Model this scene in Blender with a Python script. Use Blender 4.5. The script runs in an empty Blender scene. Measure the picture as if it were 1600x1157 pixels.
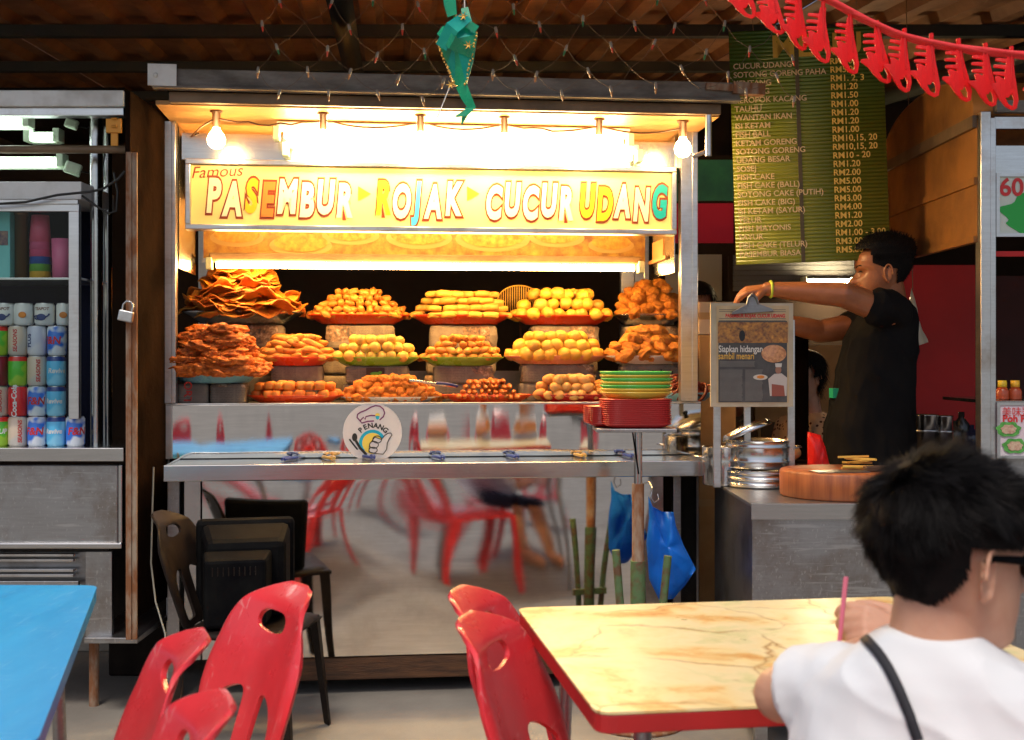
import bpy, bmesh, math, random
from mathutils import Vector, Matrix, noise, Euler
R = math.radians
sc = bpy.context.scene
# ---------------------------------------------------------------- camera
FPX = 1900.0                                   # focal length in photo pixels (photo is 1600 wide)
CAM = Vector((0, 0, 1.25))
cd = bpy.data.cameras.new('camera'); cam = bpy.data.objects.new('camera', cd)
sc.collection.objects.link(cam); sc.camera = cam
cam.location = CAM; cam.rotation_euler = (R(90), 0, 0)
cd.sensor_width = 36; cd.lens = FPX / 1600 * 36; cd.shift_y = -15.5 / 1600
cd.clip_start = 0.05; cd.clip_end = 300
cd.dof.use_dof = True; cd.dof.focus_distance = 4.6; cd.dof.aperture_fstop = 7.0
# ---------------------------------------------------------------- sky, sun, exposure
w = bpy.data.worlds.new('World'); sc.world = w; w.use_nodes = True
nt = w.node_tree; sky = nt.nodes.new('ShaderNodeTexSky'); sky.sky_type = 'NISHITA'; sky.sun_disc = False
SUN_EL, SUN_AZ = R(61), R(196)                 # high, from behind the camera
sky.sun_elevation = SUN_EL; sky.sun_rotation = SUN_AZ; sky.dust_density = 4.0; sky.air_density = 1.0
nt.nodes['Background'].inputs[1].default_value = 0.125
nt.links.new(sky.outputs[0], nt.nodes['Background'].inputs[0])
sl_ = bpy.data.lights.new('sun', 'SUN'); sl_.energy = 1.5; sl_.angle = R(14); sl_.color = (1, .94, .84)
so = bpy.data.objects.new('sun', sl_); sc.collection.objects.link(so)
sd = Vector((math.sin(SUN_AZ) * math.cos(SUN_EL), math.cos(SUN_AZ) * math.cos(SUN_EL), math.sin(SUN_EL)))
so.rotation_euler = sd.to_track_quat('Z', 'Y').to_euler(); so.location = (0, -5, 9)
sc.view_settings.view_transform = 'Standard'; sc.view_settings.look = 'None'
sc.view_settings.gamma = 1; sc.view_settings.exposure = 0.12
sc.render.engine = 'CYCLES'; sc.cycles.use_denoising = True
sc.cycles.max_bounces = 6; sc.cycles.glossy_bounces = 3; sc.cycles.transparent_max_bounces = 10
sc.cycles.sample_clamp_indirect = 6
COL = sc.collection
rnd = random.Random(7)
# ---------------------------------------------------------------- geometry helpers
def wp(px, py, Y): return Vector(((px - 800) / FPX * Y, Y, CAM.z - (py - 563) / FPX * Y))
SA = math.atan2(.215, 1.989); SO = Vector((-1.233, 4.30, 0))      # the food cart's frame: origin at its front corner, turned 6 degrees
SU = Vector((math.cos(SA), math.sin(SA), 0)); SV = Vector((-math.sin(SA), math.cos(SA), 0))
def sw(x, d, z): return SO + SU * x + SV * d + Vector((0, 0, z))
def sl(px, py, d):
    r = Vector(((px - 800) / FPX, 1, -(py - 563) / FPX)); o = CAM - SO
    t = (d - o.dot(SV)) / r.dot(SV); p = o + r * t
    return p.dot(SU), p.z
class MB:
    def __init__(s): s.v = []; s.f = []; s.s = []
    def add(s, vs, fs, smooth=False):
        n = len(s.v); s.v += [tuple(p) for p in vs]
        s.f += [tuple(i + n for i in f) for f in fs]; s.s += [smooth] * len(fs); return s
    def box(s, x0, x1, y0, y1, z0, z1, M=None):
        vs = [Vector(p) for p in ((x0,y0,z0),(x1,y0,z0),(x1,y1,z0),(x0,y1,z0),(x0,y0,z1),(x1,y0,z1),(x1,y1,z1),(x0,y1,z1))]
        if M: vs = [M @ p for p in vs]
        return s.add(vs, [(0,3,2,1),(4,5,6,7),(0,1,5,4),(1,2,6,5),(2,3,7,6),(3,0,4,7)])
    def frame(s, x0, x1, z0, z1, t, y0, y1):
        return s.box(x0,x1,y0,y1,z1-t,z1).box(x0,x1,y0,y1,z0,z0+t).box(x0,x0+t,y0,y1,z0+t,z1-t).box(x1-t,x1,y0,y1,z0+t,z1-t)
    def tube(s, pts, r, seg=8, cap=True, close=False):
        pts = [Vector(p) for p in pts]; n = len(pts); rs = r if isinstance(r, (list, tuple)) else [r] * n
        vs = []; up = Vector((0, 0, 1)); fs = []
        t0 = (pts[1] - pts[0]).normalized()
        if abs(t0.dot(up)) > .9: up = Vector((0, 1, 0))
        for i, p in enumerate(pts):
            a = pts[(i - 1) % n] if close else pts[max(i - 1, 0)]; b = pts[(i + 1) % n] if close else pts[min(i + 1, n - 1)]
            t = (b - a).normalized(); x = up - t * up.dot(t)
            if x.length < 1e-5: x = Vector((1, 0, 0)) - t * t.x
            x.normalize(); up = x; y = t.cross(x)
            vs += [p + (x * math.cos(2*math.pi*k/seg) + y * math.sin(2*math.pi*k/seg)) * rs[i] for k in range(seg)]
        for i in range(n if close else n - 1):
            j = (i + 1) % n
            fs += [(i*seg+k, i*seg+(k+1)%seg, j*seg+(k+1)%seg, j*seg+k) for k in range(seg)]
        s.add(vs, fs, True)
        if cap and not close:
            s.add(vs[:seg], [tuple(range(seg))[::-1]]); s.add(vs[-seg:], [tuple(range(seg))])
        return s
    def lathe(s, prof, seg=32, c=(0,0,0), sx=1, sy=1, e=2.0, smooth=True, closed=False):
        vs = []; fs = []; n = len(prof)
        for r, z in prof:
            for k in range(seg):
                a = 2*math.pi*k/seg; ca, sa = math.cos(a), math.sin(a)
                q = (abs(ca)**e + abs(sa)**e) ** (-1/e)
                vs.append((c[0] + r*ca*q*sx, c[1] + r*sa*q*sy, c[2] + z))
        for i in range(n if closed else n-1):
            j = (i+1) % n
            fs += [(i*seg+k, i*seg+(k+1)%seg, j*seg+(k+1)%seg, j*seg+k) for k in range(seg)]
        s.add(vs, fs, smooth)
        if not closed:
            if prof[0][0] > 1e-6: s.add(vs[:seg], [tuple(range(seg))[::-1]])
            if prof[-1][0] > 1e-6: s.add(vs[-seg:], [tuple(range(seg))])
        return s
    def ell(s, c, r, seg=16, rings=10, M=None):
        if not isinstance(r, (tuple, list)): r = (r, r, r)
        vs = []; fs = []
        for i in range(rings+1):
            th = math.pi*i/rings
            for k in range(seg):
                a = 2*math.pi*k/seg; p = Vector((r[0]*math.sin(th)*math.cos(a), r[1]*math.sin(th)*math.sin(a), -r[2]*math.cos(th)))
                if M: p = M @ p
                vs.append(p + Vector(c))
        for i in range(rings):
            fs += [(i*seg+k, i*seg+(k+1)%seg, (i+1)*seg+(k+1)%seg, (i+1)*seg+k) for k in range(seg)]
        return s.add(vs, fs, True)
    def cone(s, p0, r0, p1, r1, seg=24):          # rounded tapered limb
        p0, p1 = Vector(p0), Vector(p1); s.ell(p0, r0, seg, 8); s.ell(p1, r1, seg, 8)
        if (p1-p0).length > 1e-4: s.tube([p0, p1], [r0, r1], seg)
        return s
    def prism(s, pts, y0, y1):                    # outline in the xz plane, pushed from y0 to y1
        n = len(pts); vs = [(x, y0, z) for x, z in pts] + [(x, y1, z) for x, z in pts]
        ar = sum(pts[i][0]*pts[(i+1)%n][1] - pts[(i+1)%n][0]*pts[i][1] for i in range(n))
        fs = [tuple(range(n)), tuple(range(2*n-1, n-1, -1))] + [(i, i+n, (i+1)%n+n, (i+1)%n) for i in range(n)]
        if ar < 0: fs = [f[::-1] for f in fs]
        return s.add(vs, fs)
    def stroke(s, pts, wd, y, th=.0006, close=False):    # flat line print in the xz plane
        P = [Vector((p[0], p[1])) for p in pts]; n = len(P); L = []
        for i in range(n):
            a = P[(i-1) % n] if close else P[max(i-1, 0)]; b = P[(i+1) % n] if close else P[min(i+1, n-1)]
            t = (b-a).normalized(); m = Vector((-t.y, t.x)) * wd/2; L.append((P[i]+m, P[i]-m))
        for i in range(n if close else n-1):
            j = (i+1) % n; q = [L[i][0], L[i][1], L[j][1], L[j][0]]
            s.add([(p.x, y, p.y) for p in q] + [(p.x, y+th, p.y) for p in q], [(0,1,2,3),(7,6,5,4),(0,4,5,1),(1,5,6,2),(2,6,7,3),(3,7,4,0)])
        return s
    def mesh(s, name):
        me = bpy.data.meshes.new(name); me.from_pydata(s.v, [], s.f)
        me.polygons.foreach_set('use_smooth', s.s); me.validate(); return me
    def build(s, name, mat, parent=None, loc=None, rz=0, rot=None, bevel=0, normals=True):
        me = s.mesh(name)
        if normals:
            bm = bmesh.new(); bm.from_mesh(me); bmesh.ops.recalc_face_normals(bm, faces=bm.faces); bm.to_mesh(me); bm.free()
        o = link(name, me, mat, parent, loc, rz, rot)
        if bevel:
            m = o.modifiers.new('bevel', 'BEVEL'); m.width = bevel; m.segments = 2; m.limit_method = 'ANGLE'; m.angle_limit = R(40)
        return o
def link(name, me, mat=None, parent=None, loc=None, rz=0, rot=None):
    o = bpy.data.objects.new(name, me)
    if mat and me and not me.materials: me.materials.append(mat)
    COL.objects.link(o); o.parent = parent
    if loc is not None: o.location = loc
    if rot is not None: o.rotation_euler = rot
    elif rz: o.rotation_euler = (0, 0, rz)
    return o
def tag(o, label, cat, group=None, kind=None):
    if label: o['label'] = label
    if cat: o['category'] = cat
    if group: o['group'] = group
    if kind: o['kind'] = kind
    return o
def thing(name, label, cat, loc=(0,0,0), rz=0, group=None, rot=None):
    o = link(name, None, None, None, loc, rz, rot); o.empty_display_size = .1
    return tag(o, label, cat, group)
def struct(o): o['kind'] = 'structure'; return o
def dup(o, parent=None, loc=None, rz=None, label=None, rot=None):
    c = o.copy(); COL.objects.link(c); c.parent = parent
    if loc is not None: c.location = loc
    if rz is not None: c.rotation_euler = (0, 0, rz)
    if rot is not None: c.rotation_euler = rot
    if label: c['label'] = label
    for ch in list(o.children): dup(ch, c)
    return c
def text(body, size, off=0.0, shear=0.0, align='CENTER', ext=0.0, space=1.0):
    cu = bpy.data.curves.new('lettering', 'FONT'); cu.body = body; cu.size = size; cu.offset = off; cu.shear = shear
    cu.align_x = align; cu.align_y = 'CENTER'; cu.extrude = ext; cu.space_character = space; cu.resolution_u = 4
    ob = bpy.data.objects.new('lettering', cu); me = bpy.data.meshes.new_from_object(ob)
    bpy.data.objects.remove(ob); bpy.data.curves.remove(cu); me.materials.clear(); return me
UPR = Euler((R(90), 0, 0))                        # stands lettering up, facing the viewer
def letters(body, size, mat, parent, x, y, z, name='lettering', fitw=None, roll=0, **k):
    me = text(body, size, **k)
    o = link(name, me, mat, parent, (x, y, z), rot=(R(90), roll, 0))
    if fitw:
        xs = [v.co.x for v in me.vertices]; o.scale.x = fitw / max(1e-6, max(xs) - min(xs))
    return o
def wrap(me, r, a0=0, zc=0):                      # bends lettering round a can
    for v in me.vertices:
        a = a0 + v.co.x / r; z = v.co.y; e = r + v.co.z
        v.co = (e*math.sin(a), -e*math.cos(a), zc + z)
    return me
def remesh(mb, name, mat, parent=None, vox=.004, smooth=6, loc=None, rz=0, rot=None, wr=None):
    me = mb.mesh(name); o = bpy.data.objects.new(name, me); COL.objects.link(o)
    m = o.modifiers.new('r', 'REMESH'); m.mode = 'VOXEL'; m.voxel_size = vox; m.use_smooth_shade = True
    if smooth: q = o.modifiers.new('s', 'SMOOTH'); q.iterations = smooth; q.factor = .5
    dg = bpy.context.evaluated_depsgraph_get(); me2 = bpy.data.meshes.new_from_object(o.evaluated_get(dg))
    bpy.data.objects.remove(o); bpy.data.meshes.remove(me); me2.name = name; me2.materials.clear()
    if wr:                                        # cloth creases
        a_, f_, dr = wr; ns_ = [v.normal.copy() for v in me2.vertices]
        for v, n in zip(me2.vertices, ns_):
            p = v.co; q = Vector((p.x*f_ + p.z*f_*dr, p.y*f_, p.z*f_*.45 - p.x*f_*.3*dr)); k = 1-abs(noise.noise(q)*2); v.co = p + n*a_*(k*k*.8 + .5*noise.noise(q*2.3) - .3)
    return link(name, me2, mat, parent, loc, rz, rot)
# ---------------------------------------------------------------- material helpers
def nodes(name):
    m = bpy.data.materials.new(name); m.use_nodes = True; t = m.node_tree
    return m, t, t.nodes['Principled BSDF']
def nn(t, kind, **k):
    n = t.nodes.new('ShaderNode' + kind)
    for a, b in k.items():
        if a.startswith('i_'): n.inputs[a[2:].replace('_', ' ')].default_value = b
        else: setattr(n, a, b)
    return n
def c4(c): return (c[0], c[1], c[2], 1)
def coord(t, scale=(1,1,1), kind='Object'):
    tc = nn(t, 'TexCoord'); mp = nn(t, 'Mapping'); mp.inputs['Scale'].default_value = scale
    t.links.new(tc.outputs[kind], mp.inputs[0]); return mp.outputs[0]
def nz(t, vec, scale, detail=4, rough=.6):
    n = nn(t, 'TexNoise'); n.inputs['Scale'].default_value = scale; n.inputs['Detail'].default_value = detail; n.inputs['Roughness'].default_value = rough
    t.links.new(vec, n.inputs['Vector']); return n.outputs['Fac']
def ramp(t, fac, stops, interp='LINEAR'):
    r = nn(t, 'ValToRGB'); cr = r.color_ramp; cr.interpolation = interp
    while len(cr.elements) < len(stops): cr.elements.new(.5)
    for e, (p, c) in zip(cr.elements, stops): e.position = p; e.color = c4(c) if len(c) == 3 else c
    t.links.new(fac, r.inputs[0]); return r.outputs[0]
def mix(t, fac, a, b, mode='MIX'):
    m = nn(t, 'Mix', data_type='RGBA', blend_type=mode)
    for sock, v in ((m.inputs[0], fac), (m.inputs[6], a), (m.inputs[7], b)):
        if hasattr(v, 'is_output'): t.links.new(v, sock)
        elif isinstance(v, (tuple, list)): sock.default_value = c4(v)
        else: sock.default_value = v
    return m.outputs[2]
def mth(t, op, a, b=0.0):
    m = nn(t, 'Math', operation=op)
    for s_, v in ((m.inputs[0], a), (m.inputs[1], b)):
        if hasattr(v, 'is_output'): t.links.new(v, s_)
        else: s_.default_value = v
    return m.outputs[0]
def bump(t, b, h, strength=.3, dist=.01):
    n = nn(t, 'Bump'); n.inputs['Strength'].default_value = strength; n.inputs['Distance'].default_value = dist
    t.links.new(h, n.inputs['Height']); t.links.new(n.outputs[0], b.inputs['Normal'])
def mat(name, base, rough=.5, metal=0, c2=None, vs=8, lo=.35, hi=.65, rv=0, bs=0, bst=.3, bd=.01, scale=(1,1,1), spec=.5, coat=0, sss=0, kind='Object', perobj=0, trans=0, sheen=0, alpha=1):
    m, t, b = nodes(name); b.inputs['Base Color'].default_value = c4(base); b.inputs['Roughness'].default_value = rough
    b.inputs['Metallic'].default_value = metal; b.inputs['Specular IOR Level'].default_value = spec
    b.inputs['Coat Weight'].default_value = coat; b.inputs['Coat Roughness'].default_value = .08; b.inputs['Sheen Weight'].default_value = sheen
    b.inputs['Transmission Weight'].default_value = trans; b.inputs['Alpha'].default_value = alpha
    if sss: b.inputs['Subsurface Weight'].default_value = sss; b.inputs['Subsurface Radius'].default_value = (.012, .006, .003); b.inputs['Subsurface Scale'].default_value = .5
    v = coord(t, scale, kind)
    if perobj:
        oi = nn(t, 'ObjectInfo'); ad = nn(t, 'VectorMath', operation='ADD'); sc_ = nn(t, 'VectorMath', operation='SCALE'); sc_.inputs['Scale'].default_value = 37.0
        cv = nn(t, 'CombineXYZ')
        for i in range(3): t.links.new(oi.outputs['Random'], cv.inputs[i])
        t.links.new(cv.outputs[0], sc_.inputs[0]); t.links.new(v, ad.inputs[0]); t.links.new(sc_.outputs[0], ad.inputs[1]); v = ad.outputs[0]
    if c2:
        col = ramp(t, nz(t, v, vs), [(lo, base), (hi, c2)])
        if perobj:
            hs = nn(t, 'HueSaturation'); t.links.new(col, hs.inputs['Color'])
            t.links.new(mth(t, 'ADD', mth(t, 'MULTIPLY', oi.outputs['Random'], perobj), 1-perobj/2), hs.inputs['Value']); col = hs.outputs[0]
        t.links.new(col, b.inputs['Base Color'])
    if rv:
        f = nz(t, v, vs*2.3, 6); t.links.new(mth(t, 'ADD', mth(t, 'MULTIPLY', f, rv), rough-rv/2), b.inputs['Roughness'])
    if bs: bump(t, b, nz(t, v, bs, 5), bst, bd)
    return m
def emit(name, col, strength):
    m, t, b = nodes(name); b.inputs['Base Color'].default_value = c4(col); b.inputs['Emission Color'].default_value = c4(col); b.inputs['Emission Strength'].default_value = strength; return m
def steel(name, col=(.60,.60,.60), rough=.2, rv=.16, wave=.35, wscale=2.2, dirt=None, ds=3):
    m, t, b = nodes(name); b.inputs['Metallic'].default_value = 1
    v = coord(t); v2 = coord(t, (1, 1, 14))
    c = ramp(t, nz(t, v2, 9, 6), [(.3, tuple(x*.86 for x in col)), (.7, col)])
    if dirt: c = mix(t, ramp(t, nz(t, v, ds, 8, .7), [(.48, (0,0,0)), (.72, (1,1,1))]), c, dirt)
    t.links.new(c, b.inputs['Base Color'])
    f = nz(t, v, 5, 7, .7); t.links.new(mth(t, 'ADD', mth(t, 'MULTIPLY', f, rv), rough-rv/2), b.inputs['Roughness'])
    bump(t, b, mth(t, 'ADD', nz(t, v, wscale, 1), mth(t, 'MULTIPLY', nz(t, v2, 60, 2), .004)), wave, .03)
    return m
# ================================================================ materials
M = {}
M['steel'] = steel('stainless_steel')
M['mirror'] = steel('polished_steel_sheet', (.76,.755,.75), .035, .04, .10, 1.7, (.60,.58,.56), 5)
M['panel'] = steel('polished_steel_panel', (.80,.79,.77), .035, .04, .09, 2.6)
M['steel_dull'] = steel('dull_steel', (.42,.42,.43), .36, .2, .2, 3, (.25,.21,.18), 4)
M['steel_dark'] = steel('dark_greasy_steel', (.30,.30,.31), .34, .2, .25, 3, (.10,.08,.06), 4)
M['alu'] = steel('aluminium_profile', (.68,.69,.70), .3, .15, .08, 4, (.45,.40,.36), 6)
M['fascia'] = mat('weathered_white_metal', (.74,.75,.72), .55, 0, (.30,.27,.22), 5, .4, .72, .2, 30, .15)
M['fascia_grey'] = mat('weathered_grey_metal', (.22,.20,.175), .6, 0, (.09,.075,.06), 7, .35, .7, .2, 30, .2, scale=(1,1,3))
M['bronze'] = mat('brown_painted_metal', (.22,.14,.075), .5, .2, (.12,.075,.04), 6, bs=40, bst=.1)
M['cream_lamplit'] = mat('lamplit_cream_board', (.55,.30,.10), .6, 0, (.36,.18,.06), 5)  # cream board with the lamps' orange glow put into its colour
M['rust'] = mat('rusted_steel', (.23,.09,.035), .85, .1, (.34,.26,.19), 26, .42, .66, .2, 60, .5, .004, scale=(1,1,.35))
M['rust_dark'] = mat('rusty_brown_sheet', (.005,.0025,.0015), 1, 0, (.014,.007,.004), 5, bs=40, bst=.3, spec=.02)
M['white_paint'] = mat('aged_white_paint', (.70,.71,.68), .5, 0, (.52,.51,.46), 8, .45, .8, bs=30, bst=.1)
M['green_white'] = mat('pale_green_plastic', (.55,.65,.50), .5, 0, (.40,.48,.36), 12)
M['wood_base'] = mat('old_brown_timber', (.12,.05,.018), .75, 0, (.045,.02,.009), 6, bs=30, bst=.4, scale=(1,1,9))
M['black'] = mat('black_plastic', (.004,.004,.005), .5, 0, (.008,.008,.008), 12, bs=200, bst=.08, spec=.02)
M['dark_brown_plastic'] = mat('dark_brown_plastic', (.012,.008,.007), .4, 0, (.022,.016,.013), 9, rv=.25, spec=.08)
M['red_plastic'] = mat('red_moulded_plastic', (.78,.040,.050), .30, 0, (.66,.034,.042), 7, rv=.22, bs=120, bst=.06, coat=.25)
M['red_plastic2'] = mat('dull_red_plastic', (.48,.02,.02), .42, 0, (.38,.016,.016), 6)
M['blue_paint'] = mat('blue_laminate', (.008,.27,.62), .42, 0, (.02,.37,.74), 9, .3, .75, .3, 25, .08, scale=(1,.18,1))
M['navy'] = mat('dark_navy_cloth', (.006,.008,.026), .95, 0, (.012,.016,.05), 3)
M['dark_wall'] = mat('darkened_wall', (.02,.012,.009), .95, 0, (.035,.022,.015), 2)  # near-black colour keeps the shaded background dark despite the tubes
M['dark_red_wall'] = mat('red_painted_board', (.50,.008,.008), .6, 0, (.40,.006,.006), 3)
M['ground'] = mat('worn_concrete', (.27,.245,.21), .85, 0, (.17,.15,.13), 1.4, .35, .7, bs=30, bst=.4, bd=.008)
M['kerb'] = mat('pale_concrete', (.34,.31,.27), .9, 0, (.2,.18,.15), 8, bs=50, bst=.4)
M['roof'] = mat('corrugated_roof_metal', (.36,.175,.08), .6, .1, (.19,.085,.04), 4, rv=.2, bs=20, bst=.15)
M['purlin'] = mat('dark_green_purlin', (.03,.035,.028), .55, .1, (.04,.04,.034), 5)
M['cable'] = mat('black_cable', (.012,.011,.01), .5)
M['cable_brown'] = mat('brown_flex', (.10,.045,.02), .5)
M['wire'] = mat('clear_brown_wire', (.22,.13,.07), .4)
M['white_plastic'] = mat('white_plastic', (.78,.78,.76), .4)
M['cloth_white'] = mat('white_jersey', (.80,.80,.80), .85, 0, (.74,.75,.77), 5, bs=700, bst=.12, sheen=.3)
M['cloth_black'] = mat('black_jersey', (.006,.006,.007), .95, 0, (.010,.009,.009), 5, bs=500, bst=.12, spec=.1)
M['strap'] = mat('black_webbing', (.02,.02,.026), .7, bs=300, bst=.3)
M['skin_boy'] = mat('light_skin', (.62,.34,.22), .5, 0, (.55,.27,.17), 14, sss=.25, bs=160, bst=.08)
M['skin_man'] = mat('brown_skin', (.36,.13,.05), .42, 0, (.27,.09,.034), 14, sss=.12, bs=140, bst=.1)
M['hair'] = mat('black_hair', (.005,.0042,.0042), .65, 0, (.009,.007,.0065), 20, spec=.14)
M['eye'] = mat('eye_dark', (.02,.012,.01), .1)
M['gold'] = mat('gold_tinsel', (.75,.45,.10), .3, .6)
M['ribbon'] = mat('green_satin_ribbon', (.0,.36,.16), .28, 0, (.0,.22,.10), 9, rv=.2, sss=.0, coat=.3)
M['ribbon2'] = mat('teal_foil', (.0,.30,.24), .18, .25, (.02,.42,.30), 14)
def glass(name, tint=(1,1,1), gl=.06):
    m = bpy.data.materials.new(name); m.use_nodes = True; t = m.node_tree; t.nodes.clear()
    o = nn(t, 'OutputMaterial'); tr = nn(t, 'BsdfTransparent'); g = nn(t, 'BsdfGlossy'); mx = nn(t, 'MixShader'); fr = nn(t, 'Fresnel')
    tr.inputs[0].default_value = c4(tint); g.inputs['Roughness'].default_value = gl; fr.inputs[0].default_value = 1.22
    t.links.new(fr.outputs[0], mx.inputs[0]); t.links.new(tr.outputs[0], mx.inputs[1]); t.links.new(g.outputs[0], mx.inputs[2]); t.links.new(mx.outputs[0], o.inputs[0]); return m
M['glass'] = glass('cabinet_glass', (.93,.97,.96), .03)
def thinfilm(name, col, tr=.45, rough=.25):      # translucent plastic: diffuse + translucent + gloss
    m = bpy.data.materials.new(name); m.use_nodes = True; t = m.node_tree; b = t.nodes['Principled BSDF']; o = t.nodes['Material Output']
    b.inputs['Base Color'].default_value = c4(col); b.inputs['Roughness'].default_value = rough
    tl = nn(t, 'BsdfTranslucent'); tl.inputs[0].default_value = c4(col); mx = nn(t, 'MixShader'); mx.inputs[0].default_value = tr
    t.links.new(b.outputs[0], mx.inputs[1]); t.links.new(tl.outputs[0], mx.inputs[2]); t.links.new(mx.outputs[0], o.inputs[0])
    bump(t, b, nz(t, coord(t), 30, 4), .3, .01); return m
M['red_film'] = thinfilm('red_translucent_plastic', (.88,.03,.03), .5)
M['blue_bag'] = thinfilm('blue_bag_film', (.01,.20,.80), .35, .3)
M['clear_bag'] = thinfilm('clear_bag_film', (.75,.75,.72), .5, .2)
M['red_bag'] = thinfilm('red_bag_film', (.85,.03,.025), .4, .3)
M['tube'] = emit('warm_tube_light', (1, .75, .38), 105.0)
M['tube_in'] = emit('warm_tube_light_inside', (1, .55, .17), 88.0)
M['bulb'] = emit('bulb_light', (1, .62, .24), 95.0)
M['tube_cool'] = emit('cool_tube_light', (.86, 1.0, .93), 18.0)
def newsprint():
    m, t, b = nodes('newsprint'); b.inputs['Roughness'].default_value = .85
    oi = nn(t, 'ObjectInfo'); v0 = coord(t); ad = nn(t, 'VectorMath', operation='ADD'); cv = nn(t, 'CombineXYZ')
    t.links.new(mth(t, 'MULTIPLY', oi.outputs['Random'], 5.0), cv.inputs[0]); t.links.new(mth(t, 'MULTIPLY', oi.outputs['Random'], 3.3), cv.inputs[2])
    t.links.new(v0, ad.inputs[0]); t.links.new(cv.outputs[0], ad.inputs[1]); v = ad.outputs[0]
    sx = nn(t, 'SeparateXYZ'); t.links.new(v, sx.inputs[0])
    line = mth(t, 'GREATER_THAN', mth(t, 'FRACT', mth(t, 'MULTIPLY', sx.outputs[2], 150)), .5)
    col = mth(t, 'GREATER_THAN', mth(t, 'FRACT', mth(t, 'MULTIPLY', sx.outputs[0], 17)), .12)
    g = nn(t, 'Mapping'); g.inputs['Scale'].default_value = (260, 1, 150); t.links.new(v, g.inputs[0])
    ink = mth(t, 'MULTIPLY', mth(t, 'MULTIPLY', line, col), mth(t, 'GREATER_THAN', nz(t, g.outputs[0], 1.0, 1), .44))
    vo = nn(t, 'TexVoronoi', distance='CHEBYCHEV'); vo.inputs['Scale'].default_value = 9; vo.inputs['Randomness'].default_value = .8; t.links.new(v, vo.inputs['Vector'])
    rgb = nn(t, 'SeparateColor'); t.links.new(vo.outputs['Color'], rgb.inputs[0])
    head = mth(t, 'GREATER_THAN', rgb.outputs[0], .80); blank = mth(t, 'GREATER_THAN', rgb.outputs[1], .62)
    paper = ramp(t, nz(t, v, 14, 5), [(.3, (.13,.10,.08)), (.75, (.26,.22,.18))])
    c = mix(t, mth(t, 'MULTIPLY', ink, .62), paper, (.08,.075,.07))
    c = mix(t, mth(t, 'MULTIPLY', blank, .8), c, paper)
    pic = ramp(t, nz(t, v, 60, 5), [(.35, (.05,.045,.05)), (.55, (.25,.15,.09)), (.7, (.5,.42,.35))])
    c = mix(t, head, c, pic); t.links.new(c, b.inputs['Base Color']); bump(t, b, nz(t, v, 22, 5), .5, .012); return m
M['news'] = newsprint()
def marble():
    m, t, b = nodes('yellow_marble_laminate'); b.inputs['Roughness'].default_value = .30; v = coord(t, (1.4, 1.4, 1)); w_ = nn(t, 'TexNoise'); w_.inputs['Scale'].default_value = 2.0; w_.inputs['Detail'].default_value = 5
    t.links.new(v, w_.inputs['Vector']); ad = nn(t, 'VectorMath', operation='MULTIPLY_ADD'); ad.inputs[1].default_value = (.4,.4,.4)
    t.links.new(w_.outputs['Color'], ad.inputs[0]); t.links.new(v, ad.inputs[2]); d = ad.outputs[0]
    c = ramp(t, nz(t, d, 5.0, 8, .62), [(.28, (.52,.19,.04)), (.37, (.70,.40,.13)), (.45, (.78,.60,.28)), (.55, (.80,.66,.38)), (.63, (.66,.60,.30)), (.71, (.48,.48,.22)), (.8, (.64,.42,.15))])
    vo = nn(t, 'TexVoronoi', feature='DISTANCE_TO_EDGE'); vo.inputs['Scale'].default_value = 3.0; t.links.new(d, vo.inputs['Vector'])
    vein = ramp(t, vo.outputs['Distance'], [(0, (1,1,1)), (.008, (.55,.55,.55)), (.03, (0,0,0))])
    msk = mth(t, 'MULTIPLY', vein, ramp(t, nz(t, v, 3, 3), [(.40, (0,0,0)), (.52, (1,1,1))]))
    c = mix(t, msk, c, (.36,.17,.045)); t.links.new(c, b.inputs['Base Color'])
    f = nz(t, coord(t), 12, 6); t.links.new(mth(t, 'ADD', mth(t, 'MULTIPLY', f, .3), .18), b.inputs['Roughness']); return m
M['marble'] = marble()
def food(name, a, b_, vs=26, rough=.5, bs=60, bst=.5, c3=None, coat=.0):
    m = mat(name, a, rough, 0, b_, vs, .36, .66, .25, bs, bst, .006, perobj=.35, coat=coat, sss=.08); return m
M['f_potato'] = food('boiled_potato_skin', (.74,.43,.04), (.60,.33,.05), 14, .42, 40, .25)
M['f_fishball'] = food('fish_ball', (.72,.47,.10), (.58,.33,.06), 18, .42, 50, .2)
M['f_tofu'] = food('fried_tofu', (.66,.38,.06), (.50,.22,.03), 16, .55, 60, .35)
M['f_sausage'] = food('fried_brown_sausage', (.36,.08,.015), (.52,.17,.03), 22, .4, 50, .4)
M['f_roll'] = food('golden_roll', (.62,.28,.04), (.46,.15,.02), 24, .45, 60, .4)
M['f_patty'] = food('fried_prawn_fritter', (.68,.18,.018), (.34,.06,.006), 45, .5, 170, .8)
M['f_cracker'] = food('fried_cracker', (.48,.11,.012), (.68,.30,.03), 11, .5, 40, .5)
M['f_fritter'] = food('battered_fritter', (.58,.14,.014), (.36,.065,.007), 60, .5, 220, 1.0)
M['f_golden'] = food('golden_batter', (.66,.27,.03), (.44,.13,.015), 60, .5, 220, 1.0)
M['f_orange'] = food('orange_fish_cake', (.70,.24,.03), (.58,.16,.02), 20, .5, 60, .4)
M['f_crisp'] = food('orange_crisp_fritter', (.78,.26,.02), (.58,.13,.01), 70, .55, 260, 1.0)
M['f_egg'] = food('boiled_egg', (.66,.38,.12), (.50,.22,.05), 9, .4, 30, .15)
M['f_squid'] = food('dark_red_squid', (.26,.04,.012), (.12,.014,.006), 26, .35, 60, .6)
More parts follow.
